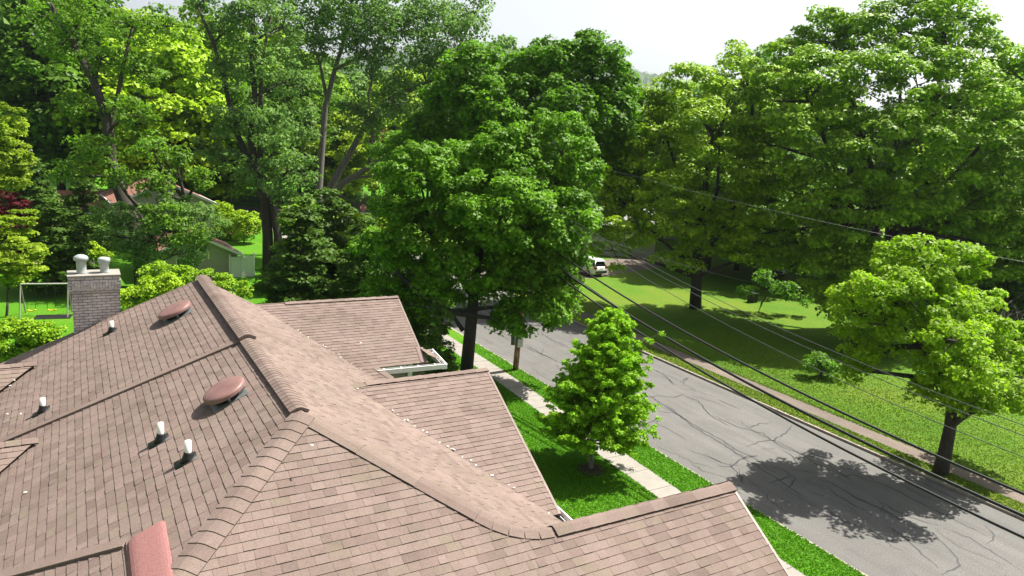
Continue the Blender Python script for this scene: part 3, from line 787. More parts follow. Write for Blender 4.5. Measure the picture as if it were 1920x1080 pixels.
# ================================================================ STREET FURNITURE
# utility pole and cables
pb = G(966, 697); pt = np.array([pb[0]+.35, pb[1]+.1, 10.2])
pole = empty('utility_pole', pb, 'weathered reddish wooden utility pole with grey boxes at the kerb, under the big dark maple', 'utility pole')
def lb(mb, name, mats, root, smooth=False):
    o = mb.build(name, mats, root, smooth, loc=root.location); o.location = (0, 0, 0); return o
mb = MB(); mb.tube([pb-up*.2, (pb+pt)/2, pt], [.17, .15, .12], 12)
m, n, l, p, out = new_mat('weathered_pole'); tc = n.new('ShaderNodeTexCoord')
z = noise(n, l, tc, 3, 5, .7, mp=(3, 3, .6)); r = ramp(n, l, z, [(.38, (.05, .032, .028)), (.5, (.22, .07, .055)), (.62, (.40, .27, .22))]); l.new(r.outputs[0], p.inputs['Base Color'])
M_POLE = m
lb(mb, 'pole', M_POLE, pole, True)
mb = MB(); mb.box((pb[0]+.10, pb[1]-.17, 1.95), (.36, .03, .9)); lb(mb, 'sign_plate', plain('pale_plate', (.55, .53, .48), .6), pole)
mb = MB(); mb.box((pb[0]-.22, pb[1]-.02, 2.0), (.34, .22, .7), rz=.5); lb(mb, 'meter_box', plain('green_grey_box', (.14, .16, .12), .5), pole)
mb = MB(); mb.bar((pt[0]-1.1, pt[1], 9.6), (pt[0]+1.1, pt[1], 9.6), .1, .12); lb(mb, 'crossarm', M_POLE, pole)
def wire(label, y0, z0, ym, zm, x0=21.3, r=.014, mat=None, y1=-22, dark=True, x1=None):
    # parabola through the pole end with its lowest point at (ym, zm)
    k = (z0-zm)/((y0-ym)**2); pts = []
    for y in np.linspace(y0, y1, 50): pts.append((x0+((x1-x0)*(y0-y)/(y0-y1) if x1 else 0), y, zm+k*(y-ym)**2))
    mb = MB(); mb.tube(pts, r, 6); o = mb.build('power_cable', mat or M_WIRE)
    return tag(o, label, 'cable', 'overhead cables along the street')
wire('lowest thick black cable of the bundle over the street kerb', 34, 7.0, 7.0, 3.78, r=.042)
wire('thick black cable, second lowest of the bundle over the street', 34, 7.35, 7.0, 4.35, r=.05)
wire('thin pale cable crossing beside the second lowest black cable', 34, 7.55, 9.0, 4.35, r=.02, mat=M_WIREL, x0=21.4)
wire('black cable, third from the bottom, passing in front of the right tree trunk', 34, 8.1, 6.5, 4.93, r=.04)
wire('thin grey cable, fourth from the bottom of the bundle', 34, 10.0, 7.0, 5.9, r=.012, mat=M_WIREL)
wire('uppermost but one thin grey cable over the right lawn', 34, 10.15, 6.0, 6.45, r=.012, mat=M_WIREL)
wire('uppermost thin grey cable over the right lawn', 34, 10.3, 6.0, 6.72, r=.012, mat=M_WIREL)
def span(label, a, b, sag, r, mat, n=30):
    a = np.array(a); b = np.array(b); pts = [a+(b-a)*t-up*sag*4*t*(1-t) for t in np.linspace(0, 1, n)]
    mb = MB(); mb.tube(pts, r, 5); return tag(mb.build('service_cable', mat), label, 'cable', 'service cables')
span('pale lashed service cable running above the white car to the mid lawn tree', P(1000, 400, 36), P(1500, 545, 55), .5, .014, M_WIREL)
span('thin dark service cable crossing in front of the large right maple', P(1150, 320, 50), P(1960, 498, 42), .3, .007, M_WIREL)

# stop sign
sb = base_at(681, 95); st = empty('stop_sign', sb, 'red octagonal stop sign on a thin post at the far corner', 'stop sign')
sc_ = P(681, 389.5, 95); dv = nz(np.array([sb[0], sb[1], 0.])*-1)
mb = MB(); mb.tube([sb, sc_+up*.45-dv*.04], .035, 8); lb(mb, 'post', M_GALV, st)
def octa(r, off, mat, name):
    mb = MB(); x = np.cross(up, dv); vs = []
    for o_ in (off, off-.02):
        for k in range(8):
            a = math.pi/8+k*math.pi/4; vs.append(sc_+x*math.cos(a)*r+up*math.sin(a)*r+dv*o_)
    mb.add(vs, [tuple(range(8)), tuple(range(15, 7, -1))]+[(k, 8+k, 8+(k+1) % 8, (k+1) % 8) for k in range(8)]); lb(mb, name, mat, st)
octa(.41, .04, M_WHITE, 'sign_border'); octa(.375, .045, plain('sign_red', (.42, .012, .02), .45, var=.03), 'sign_plate')
fc = bpy.data.curves.new('lettering', 'FONT'); fc.body = 'STOP'; fc.size = .34; fc.align_x = 'CENTER'; fc.align_y = 'CENTER'; fc.extrude = .004; fc.offset = .006
fo = bpy.data.objects.new('t', fc); scene.collection.objects.link(fo); bpy.context.view_layer.update()
me = bpy.data.meshes.new_from_object(fo.evaluated_get(bpy.context.evaluated_depsgraph_get())); bpy.data.objects.remove(fo)
me.materials.clear(); me.materials.append(M_WHITE)
to = bpy.data.objects.new('lettering', me); link(to, st)
xx = np.cross(up, dv); to.matrix_local = Matrix([[xx[0], 0, dv[0], sc_[0]+dv[0]*.055-sb[0]], [xx[1], 0, dv[1], sc_[1]+dv[1]*.055-sb[1]], [0, 1, 0, sc_[2]-sb[2]], [0, 0, 0, 1]])

# far poles and wires
for (px, top, dd, lab) in ((640, 288, 100, 'tall brown wooden pole behind the leaning tree stems, seen above the far fence'), (624, 306, 104, 'short thick grey pole just left of the brown pole behind the leaning stems')):
    b = base_at(px-2, dd); t_ = P(px, top, dd); e_ = empty('utility_pole', b, lab, 'utility pole', 'far utility poles')
    mb = MB(); mb.tube([b, t_], [.2, .16] if px == 640 else [.34, .30], 10); lb(mb, 'pole', bark_mat('pole_wood%d' % px, (.20, .12, .08), (.36, .26, .2)) if px == 640 else M_BARKG, e_, True)
    mb = MB(); mb.bar(t_-up*.5+np.array([-.9, 0, 0]), t_-up*.5+np.array([.9, 0, 0]), .1, .1); lb(mb, 'crossarm', M_BARKG, e_)
for i, (y0, y1) in enumerate(((312, 316), (320, 322), (331, 331), (342, 340))):
    span(['thin grey far cable, topmost of four beside the far poles', 'second thin grey far cable beside the far poles', 'third thin grey far cable beside the far poles', 'lowest thin grey far cable beside the far poles'][i], P(470, y0-8, 92), P(860, y1, 108), .4, .03, M_WIREL)
span('thin pale cable descending past the stop sign, the lower one', P(560, 330, 80), P(740, 425, 60), .3, .018, M_WIREL)
span('thin pale cable descending past the stop sign, the upper one', P(560, 318, 80), P(760, 425, 60), .3, .018, M_WIREL)

# far wooden fences
M_FENCE = bark_mat('grey_fence_wood', (.10, .09, .08), (.22, .20, .175))
def fence(a, b, h, label, step=.2):
    a = np.array(a); b = np.array(b); L = np.linalg.norm(b-a); d = (b-a)/L; root = empty('wooden_fence', a, label, 'fence')
    mb = MB(); n_ = int(L/step); ang = math.atan2(d[1], d[0])
    for k in range(n_): mb.box(a+d*(k+.5)*step+up*(h/2+rng.normal()*.02), (step*.86, .03, h+rng.normal()*.03), rz=ang)
    mb.bar(a+up*h*.25+np.array([0, .04, 0]), b+up*h*.25+np.array([0, .04, 0]), .05, .09); mb.bar(a+up*h*.8+np.array([0, .04, 0]), b+up*h*.8+np.array([0, .04, 0]), .05, .09)
    lb(mb, 'boards', M_FENCE, root)
fence(base_at(370, 112), base_at(560, 112), 2.1, 'weathered grey board fence beyond the cross street, left of the leaning tree')
fence(base_at(625, 114), base_at(730, 112), 2.2, 'weathered grey board fence behind the stop sign')

# white vinyl gate
g0_ = G(431, 524); g1_ = G(476, 521); gr = empty('vinyl_gate', g0_, 'white vinyl double gate beside the low house', 'gate')
dg = nz(g1_-g0_); Lg = np.linalg.norm((g1_-g0_)); ag = math.atan2(dg[1], dg[0])
for k in range(2):
    mb = MB(); c = g0_+dg*(Lg*(.27+.47*k))+up*1.0; mb.box(c, (Lg*.44, .05, 1.75), rz=ag)
    for t_ in (-.75, .75): mb.box(c+up*t_, (Lg*.45, .09, .14), rz=ag)
    for j in range(5): mb.box(c+dg*((j-2)*Lg*.09), (.02, .07, 1.4), rz=ag)
    lb(mb, 'gate_leaf', M_WHITE, gr)
for k in (0, .5, 1.0):
    mb = MB(); c = g0_+dg*Lg*k; mb.box(c+up*1.02, (.13, .13, 2.04), rz=ag); mb.box(c+up*2.06, (.17, .17, .06), rz=ag); lb(mb, 'post', M_WHITE, gr)

# swing set
sw = G(38, 600); w2 = G(124, 598); r3 = empty('swing_set', sw, 'metal swing set with yellow seats in the back yard', 'swing set')
dsw = nz(w2-sw); psw = np.array([-dsw[1], dsw[0], 0]); hS = 2.15
M_SWF = plain('swing_frame', (.28, .27, .24), .5)
ta = sw+psw*.6+up*hS; tb = ta+dsw*(np.linalg.norm(w2-sw)+.1)
mb = MB(); mb.tube([ta, tb], .045, 8); lb(mb, 'top_bar', plain('pale_bar', (.5, .5, .46), .5), r3)
for e_ in (ta, tb):
    for s_ in (-1, 1):
        mb = MB(); f_ = e_+psw*s_*.7; f_[2] = .12; mb.tube([e_, f_], .04, 8); lb(mb, 'leg', M_SWF, r3)
for k, t_ in enumerate((.18, .62)):
    a_ = ta+dsw*2.5*t_; mb = MB()
    for s_ in (-.2, .25): mb.tube([a_+dsw*s_, a_+dsw*s_-up*1.65+psw*.1], .014, 5)
    o = lb(mb, 'swing_rope', M_BLACK, r3)
    mb = MB(); pts = [a_+dsw*t-up*(1.68+.08*math.cos((t-.02)*6))+psw*.1 for t in np.linspace(-.22, .27, 8)]; mb.tube(pts, .045, 6)
    so_ = mb.build('swing_seat', plain('yellow_plastic', (.75, .62, .03), .4), o, True, loc=r3.location); so_.location = (0, 0, 0)
mm = G(100, 594, .135); mb = MB(); mb.box(mm, (2.0, 1.0, .03), rz=math.atan2(dsw[1], dsw[0])); o = mb.build('mat_and_shadow', M_BLACK, loc=mm); tag(o, 'dark rectangular mat, partly standing in for a shadow on the grass by the swing set', 'mat')  # black slab is part mat, part painted shadow on the grass

# patio umbrella + deck + table seen behind the chimney
ub = base_at(142, 53); ur = empty('patio_umbrella', ub, 'green patio umbrella behind the chimney flues', 'umbrella')
ut = P(142, 492, 53); mb = MB(); vs = [ut]+[ut+np.array([math.cos(a)*1.35, math.sin(a)*1.35, -.75]) for a in np.linspace(0, 2*math.pi, 9)[:-1]]
mb.add(vs, [(0, 1+k, 1+(k+1) % 8) for k in range(8)]); lb(mb, 'canopy', plain('green_canvas', (.02, .26, .11), .7), ur)
mb = MB(); mb.tube([ub, ut-up*.03], .03, 8); lb(mb, 'pole', M_WHITE, ur)
db = base_at(92, 60); dk = empty('deck_railing', db, 'reddish brown wooden deck with railings behind the swing set', 'deck')
M_DECK = bark_mat('deck_wood', (.07, .035, .028), (.16, .08, .06))
mb = MB(); mb.box(db+up*.45, (6.5, 3, .12)); lb(mb, 'deck_floor', plain('deck_floor', (.34, .30, .27), .8), dk)
mb = MB()
for k in range(5): mb.box(db+np.array([-3.1+k*1.55, -1.4, .85]), (.12, .12, 1.7))
for z_ in (.25, 1.1, 1.6): mb.bar(db+np.array([-3.2, -1.42, z_]), db+np.array([3.2, -1.42, z_]), .06, .16)
lb(mb, 'railing', M_DECK, dk)
# bin on the far lawn
bb = G(1410, 569); br_ = empty('garbage_bin', bb, 'dark square bin standing on the sunny far lawn beside a thin trunk', 'bin')
mb = MB(); mb.box(bb+up*.45, (.66, .6, .9)); lb(mb, 'bin_body', plain('bin_dark', (.035, .035, .028), .6), br_)
mb = MB(); mb.box(bb+up*.93, (.72, .66, .07)); lb(mb, 'lid', plain('bin_lid', (.10, .11, .09), .5), br_)

# cars
def car(loc, rz, paint, label, L=4.6, W=1.85, Ht=1.66):
    root = empty('parked_car', loc, label, 'car', rz=rz)
    st_ = [(-L/2, .45, .78, .80, .80), (-L/2+.12, .30, 1.0, .98, .80), (-L/2+.5, .24, 1.05, 1.0, .84), (-1.0, .22, 1.04, 1.0, .86), (.2, .22, 1.0, 1.0, .86), (1.0, .22, .98, 1.0, .84), (1.7, .24, .92, .97, .8), (L/2-.15, .30, .78, .88, .7), (L/2, .42, .62, .75, .6)]
    mb = MB(); vs = []; nn_ = 8
    for x, zb, zt_, k, kt in st_:
        hw = W/2*k
        vs += [(x, -hw*.9, zb), (x, -hw, zb+.15), (x, -hw, zt_-.18), (x, -hw*.93, zt_), (x, hw*.93, zt_), (x, hw, zt_-.18), (x, hw, zb+.15), (x, hw*.9, zb)]
    fs = [(i*nn_+k, i*nn_+(k+1) % nn_, (i+1)*nn_+(k+1) % nn_, (i+1)*nn_+k) for i in range(len(st_)-1) for k in range(nn_)]
    fs += [tuple(range(nn_-1, -1, -1)), tuple((len(st_)-1)*nn_+k for k in range(nn_))]
    mb.add(vs, fs)
    # roof panel and pillars
    def cab(x, z_, w_): return [(x, -w_, z_), (x, w_, z_)]
    rv = [(-L/2+.25, 1.56, .60), (-L/2+.5, Ht, .64), (-.4, Ht+.03, .66), (.55, Ht-.06, .62)]
    vs = []
    for x, z_, w_ in rv: vs += [(x, -w_, z_), (x, w_, z_), (x, -w_*1.02, z_-.07), (x, w_*1.02, z_-.07)]
    mb.add(vs, [(0, 4, 5, 1), (4, 8, 9, 5), (8, 12, 13, 9), (0, 2, 6, 4), (4, 6, 10, 8), (8, 10, 14, 12), (1, 5, 7, 3), (5, 9, 11, 7), (9, 13, 15, 11), (0, 1, 3, 2), (12, 14, 15, 13)])
    for s_ in (-1, 1):
        mb.bar((-L/2+.28, s_*.61, 1.52), (-L/2+.12, s_*.78, 1.0), .09, .12); mb.bar((.55, s_*.6, Ht-.1), (1.15, s_*.76, .98), .06, .07); mb.bar((-.35, s_*.64, Ht-.03), (-.3, s_*.8, 1.0), .05, .08)
        mb.bar((-1.3, s_*.64, Ht-.03), (-1.35, s_*.8, 1.0), .05, .16)
    b = mb.build('body', paint, root, True); 
    mb = MB(); lo = [(-L/2+.2, 1.0, .76), (1.2, .97, .76)]; hi = [(-L/2+.34, 1.53, .60), (.56, Ht-.08, .61)]
    vs = [(-L/2+.2, -.77, 1.0), (1.2, -.77, .97), (.58, -.62, Ht-.08), (-L/2+.34, -.61, 1.53), (-L/2+.2, .77, 1.0), (1.2, .77, .97), (.58, .62, Ht-.08), (-L/2+.34, .61, 1.53)]
    mb.add(vs, [(0, 1, 2, 3), (5, 4, 7, 6), (4, 0, 3, 7), (1, 5, 6, 2)]); mb.build('window', M_GLASS, root)
    for s_ in (-1, 1):
        mb = MB(); mb.box((-L/2+.07, s_*.74, .92), (.16, .28, .2)); mb.build('tail_light', plain('tail_red', (.30, .01, .01), .2), root)
        for x in (-1.4, 1.42):
            mb = MB(); M_ = Matrix.Rotation(math.pi/2, 3, 'X'); mb.lathe((x, s_*(W/2-.1), .34), [(.1, -.12), (.30, -.12), (.345, -.09), (.345, .09), (.30, .12), (.1, .12)], 22, M=M_); wh = mb.build('wheel', M_BLACK, root, False)
            mb = MB(); mb.lathe((x, s_*(W/2-.1), .34), [(.05, -.13), (.21, -.125), (.21, .125), (.05, .13)], 14, M=M_); mb.build('rim', M_GALV, wh)
    mb = MB(); mb.box((-L/2-.01, 0, .5), (.1, 1.5, .24)); mb.build('bumper', plain('bumper_grey', (.06, .06, .06), .5), root)
    mb = MB(); mb.box((-L/2-.02, 0, .82), (.03, .5, .13)); mb.build('number_plate', M_WHITE, root)
    return root
M_CARW = plain('white_car_paint', (.80, .80, .80), .2, spec=.6, var=.02)
c0 = G(1122, 517, .12); c0[2] = .12
car(c0+np.array([-.6, 1.6, 0]), math.radians(99), M_CARW, 'white hatchback car parked on the driveway across the street')
red = P(1537, 432, 92); rb = base_at(1537, 92); car((rb[0], rb[1], max(red[2]-.9, .1)), math.radians(20), plain('red_paint', (.70, .012, .04), .25, spec=.6, var=.02), 'bright red car glimpsed through the dark foliage')
wv_ = P(1456, 456, 80); wb = base_at(1456, 80); car((wb[0], wb[1], .12), math.radians(35), M_CARW, 'white car half hidden in deep shade under the right maple')

# houses in the neighbourhood
def gable_house(name, label, base, rz, W, L, hw, hr, wall, roofm, wins=(), over=.4):
    root = empty(name, base, label, 'house', rz=rz)
    mb = MB(); x, y = W/2, L/2
    vs = [(-x, -y, 0), (x, -y, 0), (x, y, 0), (-x, y, 0), (-x, -y, hw), (x, -y, hw), (x, y, hw), (-x, y, hw), (0, -y, hw+hr), (0, y, hw+hr)]
    mb.add(vs, [(0, 1, 5, 8, 4), (2, 3, 7, 9, 6), (1, 2, 6, 5), (3, 0, 4, 7)]); mb.build('wall', wall, root)
    mb = MB(); s = hr/x; X = x+over; Yy = y+over; zt = hw+hr+.06; ze = zt-s*X; th = .16
    for sg in (-1, 1):
        vs = [(0, -Yy, zt), (0, Yy, zt), (sg*X, Yy, ze), (sg*X, -Yy, ze)]; vs += [(a, b, c-th) for a, b, c in vs]
        mb.add(vs, [(0, 1, 2, 3), (4, 5, 6, 7), (0, 3, 7, 4), (1, 2, 6, 5), (2, 3, 7, 6)])
    rf = mb.build('roof', roofm, root)
    mb = MB()
    for sg in (-1, 1):
        for yy in (-Yy-.02, Yy+.02): mb.bar((0, yy, zt-.08), (sg*X, yy, ze-.08), .04, .2)
        mb.bar((sg*(X+.03), -Yy, ze-.06), (sg*(X+.03), Yy, ze-.06), .08, .14)
    mb.build('fascia', M_WHITE, rf)
    for (fx, fy, nx, z_, w_, h_) in wins:
        mb = MB(); rot = 0 if nx == 0 else math.pi/2
        mb.box((fx, fy, z_), (w_+.16, .08, h_+.16), rz=rot); wi = mb.build('window', M_WHITE, root)
        mb = MB(); mb.box((fx, fy, z_), (w_, .1, h_), rz=rot); mb.build('pane', M_GLASS, wi)
    return root
M_BEIGE = siding_mat('beige_siding', (.42, .38, .32)); M_PALE = siding_mat('pale_siding', (.48, .47, .44)); M_GREENS = siding_mat('pale_green_siding', (.30, .38, .28))
M_REDR = plain('red_brown_shingle', (.27, .125, .09), .9, var=.25, scale=4); M_GREYR = plain('grey_green_shingle', (.26, .30, .25), .9, var=.15, scale=2)
b1 = base_at(352, 61); gable_house('neighbour_house', 'low beige wing with a red brown roof beside the white gate', b1, math.radians(4), 6.6, 5.5, 2.2, 1.6, M_BEIGE, M_REDR, [(-.8, -2.76, 0, 1.3, 1.0, 1.1)])
b2 = base_at(300, 74); gable_house('neighbour_house', 'taller beige house with a red brown roof behind the low wing', b2, math.radians(4), 8.4, 8, 4.6, 1.9, M_BEIGE, M_REDR, [(-1.2, -4.02, 0, 3.2, 1.1, 1.2), (1.4, -4.02, 0, 3.2, 1.1, 1.2), (-3.0, -4.02, 0, 3.2, 1, 1.2)])
b3 = base_at(195, 76); gable_house('neighbour_house', 'pale house wing with an orange brown roof left of the beige house', b3, math.radians(94), 6, 7, 3.0, 1.6, M_BEIGE, M_REDR, [(3.02, 1, 1, 1.6, 1, 1.1)])
b4 = base_at(75, 112); gable_house('neighbour_house', 'distant pale green house at the upper left behind the trees', b4, math.radians(92), 8, 12, 6.0, 2.6, M_GREENS, M_GREYR)
b5 = base_at(300, 118); gable_house('neighbour_house', 'distant white house with dark windows above the beige roofs', b5, math.radians(90), 8, 14, 5.0, 1.6, M_PALE, M_GREYR, [(4.02, -4, 1, 3.5, 1.2, 1.2), (4.02, -1, 1, 3.5, 1.2, 1.2), (4.02, 2, 1, 3.5, 1.2, 1.2)])
b6 = base_at(1120, 88); gable_house('neighbour_house', 'pale house with white eaves glimpsed behind the central maple', b6, math.radians(60), 8, 12, 3.8, 1.6, M_PALE, plain('white_roof', (.30, .30, .29), .8), [(4.02, 0, 1, 1.8, 1.4, 1.2)])
b7 = base_at(1470, 98); gable_house('neighbour_house', 'brown brick house hidden behind the right hand trees', b7, math.radians(30), 9, 12, 4.5, 2.0, plain('brown_wall', (.30, .2, .15), .8), M_REDR)
b8 = base_at(1215, 104); gable_house('neighbour_house', 'second pale roof further right behind the lime trees', b8, math.radians(80), 7, 10, 4.2, 1.2, M_PALE, bpy.data.materials['white_roof'])
# planting bed and mulch
mb = MB()
pc = G(448, 435, .13); mb.lathe((pc[0], pc[1], .0), [(2.0, 0), (1.9, .14), (.1, .16)], 18); tag(mb.build('mulch_bed', plain('mulch', (.26, .13, .08), .95, var=.3, scale=3)), 'reddish mulch bed under the bright bushes', kind='structure')
mb = MB(); pc = base_at(1108, 30.9, .12); pc = G(1108, 880, .12); mb.lathe((pc[0], pc[1], .1), [(.62, 0), (.6, .04), (.05, .07)], 20); tag(mb.build('mulch_ring', plain('dark_mulch', (.045, .028, .02), .95, var=.3, scale=6)), 'dark mulch ring around the small lawn tree', kind='structure')

# ================================================================ TREES
# big dark maple beside the pole
dT = 39.5
T1 = [(790,335,75,-1),(870,320,70,1),(745,395,42,0),(960,300,75,0),(1045,275,70,1),(1085,325,42,0),(1078,405,42,1),(940,400,95,-2),(1040,420,80,-1),
      (810,450,90,0),(760,500,60,1),(880,500,85,-1),(960,490,80,0),(1040,500,60,0),(1000,575,58,-1,62),(965,600,38,-1),(840,520,60,-1),(905,520,28,-1,20),(1040,560,34,0,50),(700,460,35,2),(720,560,45,2),(790,560,50,2)]
tb_ = G(874, 700); tt = P(893, 500, 39)
make_tree('maple_tree', 'big dark green maple with a leaning dark trunk beside the sidewalk at the picture centre', 'tree', tb_, px_lobes(T1, dT),
  stems=[([tb_-up*.2, P(882, 620, 38.8), P(890, 540, 39), P(900, 450, 39.5), P(930, 350, 40), P(960, 280, 40)], .38), ([P(890, 560, 39), P(850, 500, 39), P(810, 440, 39.5), P(790, 350, 40)], .2), ([P(893, 540, 39), P(950, 480, 39), P(1020, 400, 39.5), P(1060, 300, 40)], .22), ([P(868, 620, 38.8), P(845, 585, 39), P(800, 560, 39)], .13)],
  tr=.34, leaf=leaf_mat('leaf_maple_green', (.070, .165, .006), (.165, .34, .014), .32), spacing=.74, rc=.50, npl=90, ls=.19, bottom=.6, twigs=120, flat=.75)
# second dark maple behind
T2 = [(1115,120,58,0),(1160,175,46,1),(1050,130,60,0),(985,125,40,2),(900,150,70,1),(850,240,62,3),(950,215,85,-1),(1050,215,85,-1),(1130,225,62,0),(1170,260,32,0),(870,170,50,0),(1100,82,22,0),(1020,100,28,0),(905,265,50,5),(1000,270,50,5),(820,180,30,2),(1130,300,60,2),(800,260,40,2),(760,300,60,4),(1180,330,50,5)]
make_tree('maple_tree', 'second dark maple rising directly behind the central maple', 'tree', base_at(975, 57), px_lobes(T2, 57), tr=.45, leaf=L_DARK, spacing=.95, rc=.72, npl=72, ls=.29, bottom=.55, twigs=90, flat=.75, fork=.3,
  stems=[(px_stem([(975,470),(978,330),(985,260),(1010,200),(1060,150)], 57), .5), (px_stem([(982,270),(1020,225),(1070,190),(1110,160)], 57), .25), (px_stem([(978,300),(930,230),(890,180)], 57), .3)])
# lime green mid right
T3 = [(1215,205,50,2),(1290,175,62,0),(1375,165,62,1),(1430,185,45,3),(1240,270,72,-1),(1330,260,80,-2),(1420,270,60,0),(1180,330,60,0),(1250,360,75,-2),(1345,350,80,-2),(1170,420,55,1),(1240,440,55,-2),(1390,420,60,-1),(1330,440,50,0),(1150,470,40,2),(1440,350,60,2),(1385,115,28,2,36),(1195,255,35,2),(1290,480,40,-1,25),(1400,480,45,-1,25),(1195,415,40,-5),(1140,350,36,-2),(1165,385,26,-2)]
make_tree('maple_tree', 'lime green spreading tree with a dark trunk in the middle of the far lawn', 'tree', G(1303, 578, .1), px_lobes(T3, 58.5), leaf=L_LIME, spacing=1.5, rc=.88, npl=120, ls=.25, flat=.5, bottom=.45, twigs=140, up=.7, fill=.2,
  stems=[([G(1303, 580), P(1306, 520, 58.5), P(1310, 440, 58.5), P(1322, 350, 58), P(1335, 250, 58)], .52), (px_stem([(1308,480),(1290,420),(1280,350),(1250,260)], 58.5), .3), (px_stem([(1310,500),(1350,440),(1390,360),(1410,260)], 58.5), .25), (px_stem([(1310,440),(1345,360),(1350,250)], 58), .22), (px_stem([(1300,500),(1240,450),(1190,400)], 58), .16)], tr=.4)
# the large right maple
T4 = [(1480,120,60,1),(1560,80,70,0),(1630,75,62,1),(1700,60,80,0),(1770,30,70,0),(1810,90,70,1),(1870,130,62,0),(1920,150,70,0),(1450,190,62,0),(1530,170,80,-3),(1620,170,90,-4),(1720,160,90,-4),(1800,190,80,-4),(1880,230,80,-3),
      (1440,270,62,0),(1520,270,85,-4),(1620,275,80,-5),(1720,260,80,-5),(1800,290,75,-4),(1880,330,70,-2),(1460,350,60,1),(1550,370,75,-4),(1640,380,60,-5),(1720,370,60,-4),(1810,390,70,-3),(1900,400,70,-3),(1500,430,60,0),(1580,450,70,-3),(1880,470,70,-2),(1930,500,60,0),(1560,520,60,-4,40),(1630,500,50,-4),(1480,500,50,0,30),(1420,440,40,3),(1760,-20,60,2),(1650,610,50,-6,50),(1600,590,45,-6)]
make_tree('maple_tree', 'huge spreading maple filling the right side behind the kerbside tree', 'tree', base_at(1655, 57), px_lobes(T4, 56), leaf=L_MID, spacing=1.62, rc=.98, npl=125, ls=.26, flat=.48, bottom=.5, twigs=220, up=.7, fill=.2,
  stems=[(px_stem([(1640,610),(1640,500),(1638,420),(1630,320),(1600,200),(1570,100)], 57), .65), (px_stem([(1650,500),(1680,420),(1720,330),(1750,220),(1770,100)], 56), .45), (px_stem([(1645,470),(1690,430),(1770,350),(1850,260),(1880,180)], 56), .3), (px_stem([(1625,480),(1600,400),(1560,300),(1520,190)], 56), .32), (px_stem([(1640,400),(1680,280),(1690,150)], 56), .3), (px_stem([(1660,520),(1665,430),(1668,350),(1700,200)], 58), .28)], tr=.5)
# kerbside tree
T5 = [(1690,500,55,1),(1750,490,55,0),(1805,500,42,1),(1640,540,50,0),(1700,560,60,-1),(1770,560,50,0),(1610,590,38,1),(1660,610,45,-1),(1600,645,30,1),(1780,620,55,-1),(1840,620,52,0),(1890,660,45,0),(1790,690,60,-1),(1850,700,58,-1),(1745,660,42,0),(1760,740,45,-1,32),(1830,755,48,-1,30),(1890,740,40,0),(1930,700,40,1),(1585,560,18,0),(1715,470,28,0),(1650,665,28,0),(1605,695,28,.5),(1790,640,46,-3),(1730,520,42,2.6),(1820,700,42,-3.2),(1850,575,38,2.4),(1650,560,40,-2.4),(1900,640,45,2.4)]
tb5 = G(1763, 885, .12)
make_tree('maple_tree', 'bright green round maple on the far grass strip, casting its shadow on the street', 'tree', tb5, [(c, np.array(r)*1.0) for c, r in px_lobes(T5, 31.3)], leaf=leaf_mat('leaf_bright', (.165, .28, .006), (.31, .47, .018)), spacing=.84, rc=.50, npl=104, ls=.16, flat=.6, bottom=.5, twigs=160, up=.6, fill=.25,
  stems=[([tb5-up*.2, P(1770, 860, 31.6), P(1782, 800, 31.5), P(1788, 720, 31.4), P(1770, 620, 31.4), P(1740, 520, 31.4)], .34), ([P(1785, 770, 31.5), P(1820, 700, 31.3), P(1850, 640, 31.3)], .15), ([P(1786, 740, 31.5), P(1730, 650, 31.3), P(1660, 580, 31.3), P(1630, 540, 31.3)], .15)], tr=.3)
